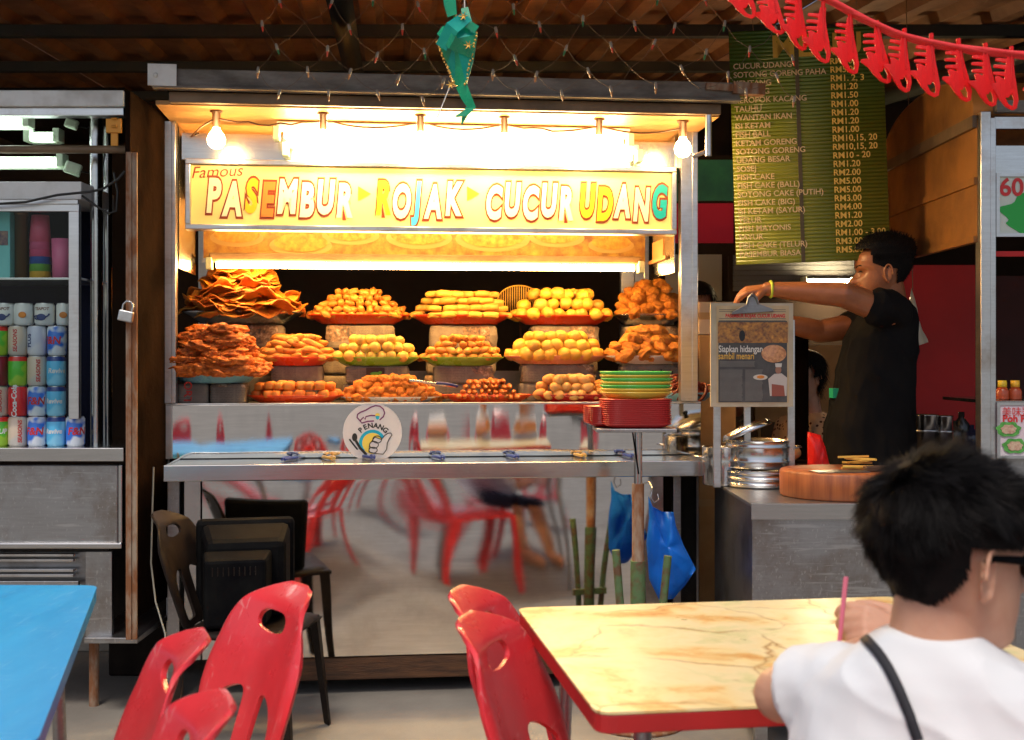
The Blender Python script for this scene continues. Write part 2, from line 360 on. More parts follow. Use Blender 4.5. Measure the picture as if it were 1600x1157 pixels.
for k_, c_ in dict(red=(.75,.07,.015), green=(.20,.42,.04), pink=(.80,.36,.20), white=(.74,.70,.68), blue=(.22,.50,.66), darkred=(.42,.012,.012), yellow=(.78,.50,.06), lime=(.10,.55,.10)).items():
    M['pl_'+k_] = mat('melamine_'+k_, c_, .28, 0, tuple(x*.85 for x in c_), 6, rv=.1)

def wear(m, col, sc_=(14, 90, 14), lo=.66, hi=.72, amt=.55):     # scratches and scuffs worn into a surface
    t = m.node_tree; b = t.nodes['Principled BSDF']; s = b.inputs['Base Color']; src = s.links[0].from_socket
    f = mth(t, 'MAXIMUM', ramp(t, nz(t, coord(t, sc_), 1.0, 3), [(lo, (0,0,0)), (hi, (1,1,1))]), ramp(t, nz(t, coord(t, (sc_[1], sc_[0], sc_[2])), 1.0, 3), [(lo, (0,0,0)), (hi, (1,1,1))]))
    t.links.new(mix(t, mth(t, 'MULTIPLY', f, amt), src, col), s)
wear(M['red_plastic'], (.80,.30,.28), (20, 130, 20), .65, .72, .45)
wear(M['blue_paint'], (.25,.55,.80), (8, 110, 8), .62, .70, .45)
wear(M['steel_dull'], (.62,.62,.62), (5, 120, 60), .60, .68, .5)
# ================================================================ the setting
def wpart(mb, name, m, parent, **k):              # geometry given in world coordinates
    o = mb.build(name, m, parent, **k)
    if parent: o.matrix_parent_inverse = parent.matrix_basis.inverted()
    return o
g = MB(); N = 40
g.add([(-120,-120,0),(120,-120,0),(120,120,0),(-120,120,0)], [(0,1,2,3)])
struct(g.build('ground', M['ground']))
# roof: corrugated sheets on purlins, rising towards the back
roof = struct(link('roof', None, None, None, (.02, 3.4, 2.655)))
RD = Vector((-.10, 1, .085))
def roof_pt(x, s, h=0): return Vector((x, 0, 0)) + RD * s + Vector((0, 0, h))
for i in range(10):
    x0 = -6.0 + i * 1.25; mb = MB(); prof = []
    n = 5
    for k in range(n):
        b0 = x0 + k * 1.25 / n; q = 1.25 / n
        prof += [(b0, .0), (b0 + q*.28, .0), (b0 + q*.42, .042), (b0 + q*.86, .042)]
    prof.append((x0 + 1.25, 0.0))
    vs = []
    for (x, h) in prof: vs += [roof_pt(x, 0, h + .004*(i % 2)), roof_pt(x, 5.45, h + .004*(i % 2))]
    mb.add(vs, [(2*k, 2*k+1, 2*k+3, 2*k+2) for k in range(len(prof)-1)])
    o = mb.build('roof_sheet', M['roof'], roof, normals=False)
    md = o.modifiers.new('thick', 'SOLIDIFY'); md.thickness = .002
for s in (.25, 1.5, 2.45, 3.55, 4.8):
    a, b = roof_pt(-6, s, -.085), roof_pt(6, s, -.085)
    MB().box(a.x, b.x, a.y-.025, a.y+.025, a.z+.025, a.z+.08).build('purlin', M['purlin'], roof)
for x in (-3.4, -.55, 2.6):
    pts = [roof_pt(x, s_, -.16) for s_ in (0, 5.35)]
    MB().tube(pts, .05, 4).build('rafter', M['purlin'], roof)
bw = MB().box(-7, 7, 8.75, 8.85, 0, 3.5); struct(bw.build('back_wall', M['dark_wall']))
struct(MB().box(-6.2, -6.1, 4.9, 8.74, 0, 3.4).build('side_wall_left', M['dark_wall']))
struct(MB().box(6.1, 6.2, 4.9, 8.74, 0, 3.4).build('side_wall_right', M['dark_wall']))
struct(MB().box(-3.2, -.9, 5.2, 5.8, 0.001, .09).build('kerb', M['kerb'], bevel=.01))
# ================================================================ the lit food cart
cart = thing('food_cart', 'lit stainless steel food cart with a yellow lettered sign below a row of bulbs', 'food cart', SO, SA)
XW = 2.0
xl = sl(257, 600, .30)[0]; xr = sl(1095, 680, .30)[0]; pr0, pr1 = sl(1062, 400, .30)[0], sl(1088, 400, .30)[0]
MB().box(0, XW, .008, .33, .862, .874).build('tray_shelf', M['steel'], cart, bevel=.002)
MB().box(0, XW, -.006, .006, .820, .878).box(0, .012, .006, .33, .82, .878).box(XW-.012, XW, .006, .33, .82, .878).build('shelf_lip', M['steel'], cart, bevel=.003)
dp = MB(); nx = 40
dp.add([(xl+.03 + (xr-xl-.03)*i/nx, .30 + .002*math.sin(i*1.3), z) for i in range(nx+1) for z in (.878, 1.078)], [(2*i, 2*i+2, 2*i+3, 2*i+1) for i in range(nx)], True)
dp.box(xl+.03, xr, .306, .312, .878, 1.078)
disp = dp.build('display_panel', M['panel'], cart)
MB().box(xl, xr, .292, .318, 1.078, 1.086).build('panel_trim', M['alu'], disp, bevel=.002)
MB().box(xl, xl+.03, .292, .318, .876, 1.078).build('corner_angle', M['alu'], disp, bevel=.002)
lx0, lx1 = sl(316, 900, .17)[0], sl(1036, 900, .17)[0]
lp = MB(); nx, nz_ = 60, 24
vs = []
for i in range(nx+1):
    for j in range(nz_+1):
        x = lx0 + (lx1-lx0)*i/nx; z = .145 + .70*j/nz_
        vs.append((x, .17 + .008*noise.noise(Vector((x*2.3, z*2.6, 3.1))), z))
lp.add(vs, [(i*(nz_+1)+j, (i+1)*(nz_+1)+j, (i+1)*(nz_+1)+j+1, i*(nz_+1)+j+1) for i in range(nx) for j in range(nz_)], True)
lp.box(lx0, lx1, .19, .196, .145, .845)
lp.build('lower_panel', M['mirror'], cart, normals=False)
xa, xb, xc, xd = [sl(p, 900, .17)[0] for p in (262, 281, 288, 313)]
MB().box(xa, xb, .16, .2, .06, .845).build('frame_post', M['steel_dull'], cart, bevel=.002)
MB().box(xc, xd, .172, .18, .145, .845).build('narrow_panel', M['steel'], cart)
for p0, p1, nm, mm in ((1039, 1050, 'narrow_panel', 'rust_dark'), (1052, 1064, 'frame_post', 'steel_dull')):
    a, b = sl(p0, 900, .17)[0], sl(p1, 900, .17)[0]
    MB().box(a, b, .168, .2, .06, .845).build(nm, M[mm], cart, bevel=.002)
MB().box(sl(400,1045,.18)[0], lx1, .175, .215, .055, .14).build('base_plank', M['wood_base'], cart, bevel=.004)
for x in (xa+.02, lx1):
    for d in (.22, 1.18): MB().box(x-.025, x+.025, d-.025, d+.025, .001, .14).build('leg', M['rust'], cart)
MB().box(xl, xr, .318, 1.22, 1.058, 1.076).build('display_deck', M['steel_dull'], cart)
for x in (xl+.004, xr-.012): MB().box(x, x+.008, .32, 1.22, .10, 1.057).build('side_panel', M['steel_dull'], cart)
MB().box(xl, xr, 1.221, 1.228, .10, 1.2).build('rear_panel', M['steel_dark'], cart)
px0, px1 = sl(257, 400, .30)[0], sl(276, 400, .30)[0]
ZC = 2.15
for (a, b, d0) in ((px0, px1, .28), (pr0, pr1, .28), (px0, px1, 1.16), (pr0, pr1, 1.16)):
    mb = MB().box(a, b, d0, d0+.045, 1.087 if d0 < 1 else 1.077, ZC)
    mb.box(a+(b-a)*.66, b, d0-.004, d0, 1.087 if d0 < 1 else 1.077, ZC); mb.build('post', M['alu'], cart, bevel=.003)
# canopy
fx0, fx1 = sl(240, 130, -.05)[0], sl(1128, 150, -.05)[0]
MB().box(fx0, fx1, -.012, .55, ZC, ZC+.016).build('ceiling_board', M['cream_lamplit'], cart)  # cut short at the back so the inner tubes light the roof
MB().box(fx0+.05, fx1, -.04, -.013, ZC+.004, ZC+.042).build('lower_fascia', M['bronze'], cart, bevel=.003)
MB().box(fx0, fx1+.06, -.075, -.041, ZC+.044, ZC+.115).box(fx0, fx1+.06, -.09, -.075, ZC+.044, ZC+.055).build('fascia', M['fascia_grey'], cart, bevel=.003)
MB().box(fx0-.012, fx0+.085, -.095, -.0905, ZC+.05, ZC+.125).ell((fx0+.015,-.097,ZC+.085),.009).build('fascia_end_plate', M['fascia'], cart)
MB().box(fx0, fx1, -.04, .55, ZC+.10, ZC+.118).build('canopy_sheet', M['rust_dark'], cart)  # also cut short, leaving a gap for lamp light to reach the roof
# header and sign
hx0, hx1 = sl(284, 220, .33)[0], sl(1062, 220, .33)[0]
MB().box(hx0, hx1, .33, .34, 2.015, ZC-.035).build('header_panel', M['steel'], cart)
s0x, s0z = sl(290, 249, .28); s1x, _ = sl(1056, 258, .28); s0b = sl(290, 359, .28)[1]
sign = MB().box(s0x, s1x, .285, .33, s0b, s0z).build('sign_board', M['alu'], cart)
MB().frame(s0x, s1x, s0b, s0z, .020, .262, .284).build('sign_frame', M['alu'], sign, bevel=.003)
M['signface'] = mat('yellow_sign_face', (.94,.76,.30), .38, 0, (.92,.72,.26), 3)
MB().box(s0x+.021, s1x-.021, .278, .2845, s0b+.021, s0z-.021).build('sign_face', M['signface'], sign)
M['outline'] = mat('orange_brown_ink', (.24,.035,.002), .5); M['ink_white'] = mat('cream_ink', (.92,.84,.60), .5)
M['ink_yellow'] = mat('yellow_ink', (.90,.50,.01), .5); M['ink_orange'] = mat('orange_ink', (.70,.22,.03), .5)
M['ink_cyan'] = mat('cyan_ink', (.05,.50,.70), .5); M['ink_teal'] = mat('teal_ink', (.0,.42,.46), .5)
zc = (s0b + s0z) / 2 - .016
FILL = {2: 'ink_yellow', 3: 'ink_orange', 8: 'ink_yellow', 10: 'ink_cyan', 18: 'ink_yellow', 19: 'ink_yellow', 22: 'ink_teal'}
k = 0
for word, a, b in (('PASEMBUR', 320, 549), ('ROJAK', 586, 720), ('CUCUR', 757, 894), ('UDANG', 904, 1041)):
    wa, wb = sl(a, 310, .277)[0], sl(b, 310, .277)[0]
    ms = [text(c, .19, off=.0090, shear=.16) for c in word]
    ws = [max(v.co.x for v in m_.vertices) - min(v.co.x for v in m_.vertices) for m_ in ms]
    gap = .007; f = (wb - wa - gap*(len(word)-1)) / sum(ws); x = wa
    for c, m_, w_ in zip(word, ms, ws):
        xc = x + w_*f/2; dz = .006*((-1)**k)
        fm = M[FILL.get(k, 'ink_white')]
        o = link('letter', m_, fm, sign, (xc, .2750, zc+dz), rot=(R(90), 0, 0)); o.scale = (f, .90, 1)
        o2 = link('letter_outline', text(c, .19, off=.0195, shear=.16), M['outline'], sign, (xc, .2765, zc+dz), rot=(R(90), 0, 0)); o2.scale = (f, .90, 1)
        x += w_*f + gap; k += 1
letters('Famous', .062, M['outline'], sign, sl(338, 269, .277)[0], .2755, sl(331, 269, .277)[1], shear=.3, roll=R(-4))
for p in (567, 737):
    cx, cz = sl(p, 303, .277); MB().prism([(cx-.018, cz-.028), (cx-.018, cz+.028), (cx+.03, cz)], .2765, .2775).build('arrow_mark', M['ink_yellow'], sign)
# photo banner behind the sign
def photo_mat(name, scale, cols):
    m, t, b = nodes(name); b.inputs['Roughness'].default_value = .5; v = coord(t)
    vo = nn(t, 'TexVoronoi'); vo.inputs['Scale'].default_value = scale; t.links.new(v, vo.inputs['Vector'])
    c = ramp(t, vo.outputs['Distance'], [(0, cols[0]), (.35, cols[1]), (.75, cols[2])])
    c = mix(t, ramp(t, nz(t, v, scale*.25, 3), [(.42, (0,0,0)), (.58, (1,1,1))]), c, cols[3], 'MIX')
    c = mix(t, .45, c, ramp(t, nz(t, v, scale*1.6, 4), [(.35, cols[2]), (.65, cols[0])])); t.links.new(c, b.inputs['Base Color']); return m
M['photo_yellow'] = photo_mat('printed_food_photos', 16, ((.56,.38,.07), (.38,.19,.025), (.12,.04,.008), (.26,.11,.02)))
b0, b1 = sl(318, 380, .75)[0], sl(1008, 380, .75)[0]
ban = MB().box(b0, b1, .75, .76, 1.672, 1.93).build('photo_banner', M['photo_yellow'], cart)
MB().box(b0-.004, b1+.004, .735, .749, 1.655, 1.672).build('banner_rail', M['alu'], ban)
for i, (p, q, wd) in enumerate(((370, 372, .11), (470, 384, .13), (548, 368, .12), (655, 372, .14), (770, 374, .16), (870, 372, .12), (955, 384, .10))):
    cx, cz = sl(p, q, .748); e = [(cx + wd*math.cos(2*math.pi*j/28), cz + wd*.34*math.sin(2*math.pi*j/28)) for j in range(28)]
    MB().prism(e, .7488-.0004*i, .7496-.0004*i).build('printed_plate', mat('printed_plate', (.40,.27,.09), .5), ban)
    e2 = [(cx + wd*.86*math.cos(2*math.pi*j/28), cz+.012 + wd*.30*math.sin(2*math.pi*j/28)) for j in range(28)]
    MB().prism(e2, .7445-.0004*i, .7452-.0004*i).build('printed_food', photo_mat('printed_food', 30, ((.60,.44,.08),(.46,.26,.03),(.22,.09,.01),(.42,.22,.03))), ban)
# fluted side linings that hold the lamp box
for x in (px1+.004, pr0-.012):
    mb = MB(); n = 26
    vs = [(x + .004*(j % 2), .33 + .41*j/n, z) for j in range(n+1) for z in (1.60, 2.14)]
    mb.add(vs, [(2*j, 2*j+2, 2*j+3, 2*j+1) for j in range(n)]); o = mb.build('side_lining', M['steel'], cart, normals=False)
    md = o.modifiers.new('t', 'SOLIDIFY'); md.thickness = .003
MB().box(b1+.01, pr0-.02, .42, .74, 1.66, 1.675).box(b1+.02, b1+.07, .5, .7, 1.676, 1.75).build('bracket_shelf', M['cream_lamplit'], cart)
MB().box(b1-.03, b1+.03, 1.13, 1.16, 1.077, 1.72).build('banner_post', M['alu'], cart)
# round sticker on the display panel
stx, stz = sl(582, 676, .296); st = link('sticker', None, None, cart, (stx, .295, stz))
circ = lambda r, n=40, a0=0, a1=2*math.pi, cx=0, cz=0: [(cx + r*math.cos(a0+(a1-a0)*j/n), cz + r*math.sin(a0+(a1-a0)*j/n)) for j in range(n+1)]
SR = .113
M['sticker'] = mat('white_vinyl', (.72,.71,.73), .35, 0, (.66,.65,.68), 9); M['print_purple'] = mat('purple_print', (.16,.02,.12), .5)
M['print_black'] = mat('black_print', (.01,.01,.012), .5); M['print_blue'] = mat('blue_print', (.0,.38,.62), .5); M['print_yellow'] = mat('yellow_print', (.85,.66,.10), .5)
MB().prism(circ(SR)[:-1], -.002, -.0005).build('disc', M['sticker'], st)
S = lambda pts: [(SR*x, SR*z) for x, z in pts]; SU_ = lambda pts: [(SR*x, SR*(z+.06)) for x, z in pts]
hat = [(-.42,.34),(-.52,.45),(-.50,.56),(-.40,.63),(-.22,.70),(-.05,.80),(.10,.85),(.25,.83),(.37,.73),(.41,.60),(.37,.48),(.24,.36)]
h_ = MB().stroke(SU_(hat), .005, -.0028); h_.stroke(SU_([(-.42,.34),(-.30,.46),(-.25,.38),(-.22,.48),(-.05,.52),(.1,.51)]), .005, -.0028).stroke(SU_([(-.42,.34),(-.36,.26),(-.15,.32),(.05,.33)]), .005, -.0028)
h_.build('hat_outline', M['print_purple'], st)
MB().prism(S(circ(.08, 16, cx=.17, cz=.58)[:-1]), -.0028, -.0022).build('crest', M['print_yellow'], st)
MB().prism(S([(.10,.56),(.24,.56),(.22,.47),(.17,.43),(.12,.47)]), -.0034, -.0029).build('crest_shield', M['print_blue'], st)
for j, ch in enumerate('PENANG'):
    a = R(131 - j*16.5); r_ = .63*SR
    letters(ch, .027, M['print_black'], st, r_*math.cos(a)+.002, -.0029, r_*math.sin(a)-.40*SR, roll=-(a-R(90)), off=.0010)
MB().stroke([(.40*SR*math.cos(R(t_))+.0, .40*SR*math.sin(R(t_))-.36*SR) for t_ in range(15, 231, 8)], .012, -.0028).build('blue_ring', M['print_blue'], st)
MB().prism([(.36*SR*math.cos(R(t_))+.0, .36*SR*math.sin(R(t_))-.37*SR) for t_ in range(0, 360, 12)], -.0027, -.0021).build('plate_print', M['print_yellow'], st)
hand = [(.42,-.10),(.52,-.03),(.62,-.02),(.66,-.09),(.58,-.20),(.50,-.36),(.48,-.58),(.36,-.74),(.12,-.72),(-.12,-.66),(-.10,-.40),(.08,-.16),(.30,-.24)]
MB().prism(S(hand), -.0035, -.0030).build('hand_print', M['sticker'], st)
ho = MB().stroke(S(hand), .0035, -.0042, close=True)
for cx, cz, a_, b_ in ((.16,-.24,.15,.12), (.05,-.42,.15,.12), (.02,-.60,.14,.10)):
    ho.stroke(S([(cx+a_*math.cos(2*math.pi*j/18), cz+b_*math.sin(2*math.pi*j/18)) for j in range(18)]), .0035, -.0042, close=True)
ho.build('hand_outline', M['print_black'], st)
MB().prism(S([(-.60+.09*math.cos(2*math.pi*j/18), -.16+.14*math.sin(2*math.pi*j/18)) for j in range(18)]), -.0036, -.003).stroke(S([(-.56,-.28),(-.42,-.52),(-.2,-.76)]), .010, -.0035).stroke(S([(-.78,-.22),(-.66,-.38),(-.50,-.58)]), .006, -.0035).build('cutlery_print', M['print_black'], st)
# lamps under the canopy: bulbs on lampholders, and tube fittings
M['socket'] = mat('brown_bakelite', (.10,.04,.015), .4)
bulbpos = [338, 505, 657, 788, 936, 1067]
wires = []
for i, p in enumerate(bulbpos):
    x, z = sl(p, 215, .07); loc = sw(x, .07, ZC)
    lab = ['glowing round bulb at the sign end above the word starting with P', 'bulb in brown lampholder, second along the canopy, before bright tubes', 'bulb in brown lampholder, third along the canopy, below the green ornament side', 'bulb in brown lampholder, fourth along the canopy', 'bulb in brown lampholder, fifth along the canopy', 'glowing round bulb beside the cart post nearest the green menu'][i]
    b = thing('light_bulb', lab, 'light bulb', loc, SA, 'bulbs along the cart canopy')
    MB().lathe([(.001,0),(.022,0),(.022,-.006),(.015,-.007),(.014,-.062),(.001,-.062)], 16).build('lampholder', M['socket'], b)
    MB().lathe([(.013,-.062),(.014,-.070),(.026,-.085),(.0325,-.103),(.030,-.120),(.018,-.134),(.0005,-.139)], 20).build('glass_globe', M['bulb'], b)
    wires.append(sw(x, .065, ZC-.028))
pts = []
for a, b in zip(wires[:-1], wires[1:]):
    for j in range(10):
        q = a.lerp(b, j/10); q.z -= .022*math.sin(math.pi*j/10)*(1 if rnd.random() > .1 else .6); pts.append(q)
pts.append(wires[-1])
pre = [wires[0] + SU*-.06 + Vector((0,0,-.055)), wires[0] + SU*-.09 + Vector((0,0,-.07)), wires[0]+SU*-.05+Vector((0,0,-.03))]
tag(MB().tube(pre + pts, .0032, 6).build('lamp_cable', M['cable_brown']), 'thin brown cable looping from lampholder to lampholder under the canopy', 'cable')
def tube_light(x0, x1, d, z, m, lab, grp, world=False, rad=.0135, wall=False, bm=None):
    f = sw if not world else (lambda x, d_, z_: Vector((x, d_, z_)))
    t = thing('tube_light', lab, 'tube light', f((x0+x1)/2, d, z), SA if not world else 0, grp); hl = (x1-x0)/2
    (MB().box(-hl, hl, .0, .045, .018, .05) if not wall else MB().box(-hl, hl, .018, .05, -.022, .022)).build('batten', bm or M['white_plastic'] if not world else M['green_white'], t, bevel=.004)
    MB().tube([(-hl+.03,0,0),(hl-.03,0,0)], rad, 14).build('tube', m, t)
    for s in (-1, 1):
        MB().box(s*hl-.012, s*hl+.012, -.016, .045, -.02, .03).build('end_holder', M['green_white'], t, bevel=.003)
    return t
ta, tb = sl(432, 200, .20)[0], sl(985, 200, .20)[0]
tube_light(ta, tb, .20, 2.092, M['tube'], 'overexposed tube light just under the canopy above the sign, upper one', 'tubes above the sign')
tube_light(ta+.03, tb+.045, .25, 2.04, M['tube'], 'overexposed tube light directly above the sign, lower one', 'tubes above the sign')
tube_light(b0+.12, b1-.12, .44, 1.90, M['tube_in'], 'tube light behind the sign shining on the photo banner and food', 'tubes behind the sign')
tube_light(b0+.03, b1-.03, .695, 1.642, M['tube_in'], 'glowing tube light along the bottom edge of the photo banner', 'tubes behind the sign', bm=M['bronze'])
# ================================================================ food on the cart
def platter(name, col, x, d, z, rx, ry, h, lab, e=2.3, m=None):
    p = MB().lathe([(.001,0),(.60,0),(.70,.05),(.93,.80),(1.0,1.0),(1.0,1.06),(.955,1.03),(.90,.86),(.66,.14),(.001,.12)], 48, e=e)
    p.v = [(a*rx, b*ry, c*h) for a, b, c in p.v]
    return tag(p.build(name, m or M['pl_'+col], None, sw(x, d, z), SA), lab, 'plate')
def lump(name, sc_, amp, fr, seed, sub=2, hf=0, hfr=0, vf=0, vfr=0, flat=None, box=None):
    bm = bmesh.new(); bmesh.ops.create_icosphere(bm, subdivisions=sub, radius=1)
    o = Vector((seed*3.7, seed*1.3, seed*7.1))
    for v in bm.verts:
        n = v.co.normalized(); p = n.copy()
        if box:
            q = (abs(n.x)**box + abs(n.y)**box + abs(n.z)**box) ** (-1/box); p = n*q
        k = 1 + amp*noise.noise(n*fr + o) + (hf*noise.noise(n*hfr + o*2) if hf else 0) + (vf*noise.noise(n*vfr + o*3) if vf else 0)
        p = p*k
        v.co = (p.x*sc_[0], p.y*sc_[1], p.z*sc_[2])
        if flat: v.co.z += flat*noise.noise(Vector((v.co.x*flat*900, v.co.y*flat*900, seed)))
    me = bpy.data.meshes.new(name); bm.to_mesh(me); bm.free()
    me.polygons.foreach_set('use_smooth', [True]*len(me.polygons)); return me
def cracker(seed, r=.105):
    mb = MB(); n, m_ = 26, 6; o = Vector((seed*2.1, seed, 4))
    rings = [0, .25, .5, .72, .88, 1.0]
    vs = []
    for top in (1, -1):
        for i, q in enumerate(rings):
            for k in range(n):
                a = 2*math.pi*k/n; rr = r*q*(1+.16*noise.noise(Vector((math.cos(a)*1.4, math.sin(a)*1.4, seed))))
                x, y = rr*math.cos(a), rr*math.sin(a)*.8
                z = .030*noise.noise(Vector((x*13, y*13, 0))+o) + .010*noise.noise(Vector((x*40, y*40, 2))+o) + .018*q*q*math.sin(2*a+seed)
                vs.append((x, y, z + top*.0022))
    f = []
    for i in range(5):
        for k in range(n):
            f.append((i*n+k, i*n+(k+1)%n, (i+1)*n+(k+1)%n, (i+1)*n+k)); b = 6*n
            f.append((b+i*n+k, b+(i+1)*n+k, b+(i+1)*n+(k+1)%n, b+i*n+(k+1)%n))
    for k in range(n): f.append((5*n+k, 5*n+(k+1)%n, 11*n+(k+1)%n, 11*n+k))
    return mb.add(vs, f, True).mesh('cracker')
def capsule(L, r, bend, seed):
    pts = []; rs = []
    for j in range(9):
        t = j/8; pts.append((L*(t-.5), bend*math.sin(math.pi*t), .3*bend*math.cos(3*t+seed))); rs.append(r*max(.15, (1-abs(2*t-1)**5))*(1+.12*math.sin(seed+5*t)))
    return MB().tube(pts, rs, 10).mesh('roll')
def ringlet(seed):
    r0 = random.Random(seed); pts = []; rr = .022 + .008*r0.random(); n = 16
    for j in range(n):
        a = j/n*5.2; pts.append((rr*math.cos(a)*(1+.05*j), rr*math.sin(a), .012*math.sin(a*1.5+seed)+.0012*j))
    return MB().tube(pts, [.0085*(1-.6*j/n) for j in range(n)], 8).mesh('squid_ring')
def heap(meshes, m, name, lab, cat, group, x, d, z, rx, ry, sp, lh, nl, shape=.75, tilt=.3, flat=False, rowd=.87, jit=.18, spin=math.pi, rz0=0):
    n = 0; r0 = random.Random(hash((round(x*1000), round(z*1000), nl)) & 0xffff)
    for k in range(nl):
        q = k/max(1, nl); f = (1-q**1.3*shape) if nl > 1 else 1; a, b = rx*f, ry*f
        nrow = max(1, int(2*b/(sp*rowd)))
        qn = (k+1)/nl; fn = 1-qn**1.3*shape
        for i in range(nrow+1):
            yy = -b + 2*b*(i/max(1, nrow)) if nrow else 0
            half = a*max(.72, math.sqrt(max(0, 1-(yy/(b+.012))**2))); nc = int(2*half/sp)+1
            for j in range(nc):
                xx = (-half + 2*half*((j+.5)/nc)) + r0.uniform(-jit, jit)*sp
                y2 = yy + r0.uniform(-jit, jit)*sp
                inner = (xx/max(.01, rx*fn*.78))**2 + (y2/max(.01, ry*fn*.78))**2 < 1
                if inner and k < nl-1: continue
                if y2 > ry*.62 and k < nl-1: continue       # the far foot of the heap cannot be seen from the street side
                me = meshes[r0.randrange(len(meshes))]
                o = bpy.data.objects.new(name, me)
                if not me.materials: me.materials.append(m)
                COL.objects.link(o); o.location = sw(x+xx, d+y2, z + lh*(k+.5) + r0.uniform(-.1, .1)*lh)
                if flat: o.rotation_euler = (r0.uniform(-tilt, tilt), r0.uniform(-tilt, tilt), r0.uniform(0, 6.28))
                else: o.rotation_euler = (r0.uniform(-tilt, tilt), r0.uniform(-tilt, tilt), SA + rz0 + r0.uniform(-spin, spin))
                s = r0.uniform(.88, 1.12); o.scale = (s, s, s)
                tag(o, lab, cat, group); n += 1
    return n
def news_block(name, x, d, z, w_, dp_, h, lab, seed=0):
    bm = bmesh.new(); bmesh.ops.create_cube(bm, size=1); bmesh.ops.subdivide_edges(bm, edges=bm.edges, cuts=7, use_grid_fill=True)
    for v in bm.verts:
        n = Vector(v.co)*2; q = (abs(n.x)**14+abs(n.y)**14+abs(n.z)**14)**(-1/14)*max(abs(n.x), abs(n.y), abs(n.z))
        p = n*q; k = .04*noise.noise(Vector((n.x*1.7, n.y*1.7+seed, n.z*1.7)))
        v.co = (p.x*w_/2*(1+k), p.y*dp_/2*(1+k), (p.z*.5+.5)*h)
    me = bpy.data.meshes.new(name); bm.to_mesh(me); bm.free(); me.polygons.foreach_set('use_smooth', [True]*len(me.polygons))
    return tag(link(name, me, M['news'], None, sw(x, d, z), SA), lab, 'newspaper block', 'newspaper-wrapped blocks under the plates')
ZD = 1.0765
potato = [lump('potato', (.033,.031,.028), .18, 1.3, s, 2) for s in range(4)]
fball = [lump('fish_ball', (.0245,.0245,.023), .10, 1.5, s+9, 2) for s in range(3)]
tofu = [lump('tofu', (.036,.027,.0150), .12, 1.5, s+20, 2, .04, 5, box=5) for s in range(3)]
cube = [lump('cube', (.020,.018,.0165), .10, 1.5, s+30, 2, .04, 5, box=6) for s in range(3)]
patty = [lump('patty', (.062,.055,.023), .30, 2.0, s+40, 4, .24, 6, .13, 17) for s in range(4)]
frit = [lump('fritter', (.044,.033,.025), .26, 1.6, s+50, 4, .13, 4.5, .07, 12) for s in range(4)]
crisp = [lump('crisp', (.028,.022,.017), .32, 1.8, s+60, 3, .22, 5, .12, 12) for s in range(4)]
egg = [lump('egg', (.029,.022,.021), .07, 1, s+70, 2) for s in range(2)]
nug = [lump('nugget', (.027,.0165,.0155), .25, 1.6, s+80, 2, .1, 5) for s in range(4)]
rolls = [capsule(.085, .0155, .007, s) for s in range(3)]
saus = [capsule(.07, .0110, .004, s+2) for s in range(3)]
crk = [cracker(s) for s in range(5)]
sq = [ringlet(s) for s in range(4)]
def at(p0, p1, py, d): a, b = sl(p0, py, d)[0], sl(p1, py, d)[0]; return (a+b)/2, (b-a)/2
D1, D2, D3 = .46, .72, .98
PH = .034
# --- lowest row, on the deck
x, r = at(386, 537, 620, D1); platter('platter', 'red', x, D1, ZD, r, .10, PH, 'bright red plate of orange cubes in the lowest row')
heap(cube, M['f_orange'], 'fish_cake_cube', 'orange fish cake cube on the red plate in the lowest row', 'fish cake', 'orange cubes on the red plate', x, D1, ZD+.022, r*.95, .07, .043, .033, 2, .25, .12, spin=.35)
x, r = at(532, 688, 620, D1); platter('platter', 'white', x, D1, ZD, r, .10, PH*.8, 'white plate of crisp orange fritters in the lowest row')
heap(crisp, M['f_crisp'], 'crisp_fritter', 'small crisp orange fritter on the white plate in the lowest row', 'fritter', 'crisp orange fritters', x, D1, ZD+.018, r*1.0, .07, .038, .022, 4, .65, .6)
x, r = at(690, 832, 618, D1); platter('platter', 'red', x, D1, ZD, r, .10, PH, 'bright red plate of thin brown sausages in the lowest row')
heap(saus, M['f_sausage'], 'small_sausage', 'thin brown sausage on the red plate in the lowest row, end towards the viewer', 'sausage', 'thin sausages', x, D1-.01, ZD+.020, r*.95, .06, .0255, .019, 4, .55, .12, spin=.25, rz0=R(90), rowd=2.2)
x, r = at(832, 968, 618, D1); platter('platter', 'darkred', x, D1, ZD, r, .10, PH, 'dark red plate of boiled eggs in the lowest row beside stacked plates')
heap(egg, M['f_egg'], 'egg', 'brownish boiled egg on the dark red plate in the lowest row', 'egg', 'boiled eggs', x-.03, D1, ZD+.020, r*.84, .07, .048, .030, 3, .5, .4)
heap(frit, M['f_golden'], 'golden_fritter', 'golden fritter beside the boiled eggs on the dark red plate', 'fritter', 'golden fritters beside the eggs', x+.12, D1, ZD+.022, .05, .05, .05, .028, 2, .6, .5)
x, r = at(1010, 1116, 615, D1); platter('platter', 'blue', x, D1, ZD+.006, r, .10, PH, 'light blue plate of dark red squid at the cart end')
heap(sq, M['f_squid'], 'squid_ring', 'dark red fried squid curl on the light blue plate', 'squid', 'fried squid', x+.005, D1, ZD+.024, r*.74, .055, .035, .015, 4, .6, .7)
heap(frit, M['f_fritter'], 'brown_fritter', 'reddish fritter behind the plate stack next to the squid', 'fritter', 'fritters next to the squid', x-.09, D1+.05, ZD+.016, .05, .04, .045, .026, 2, .6, .5)
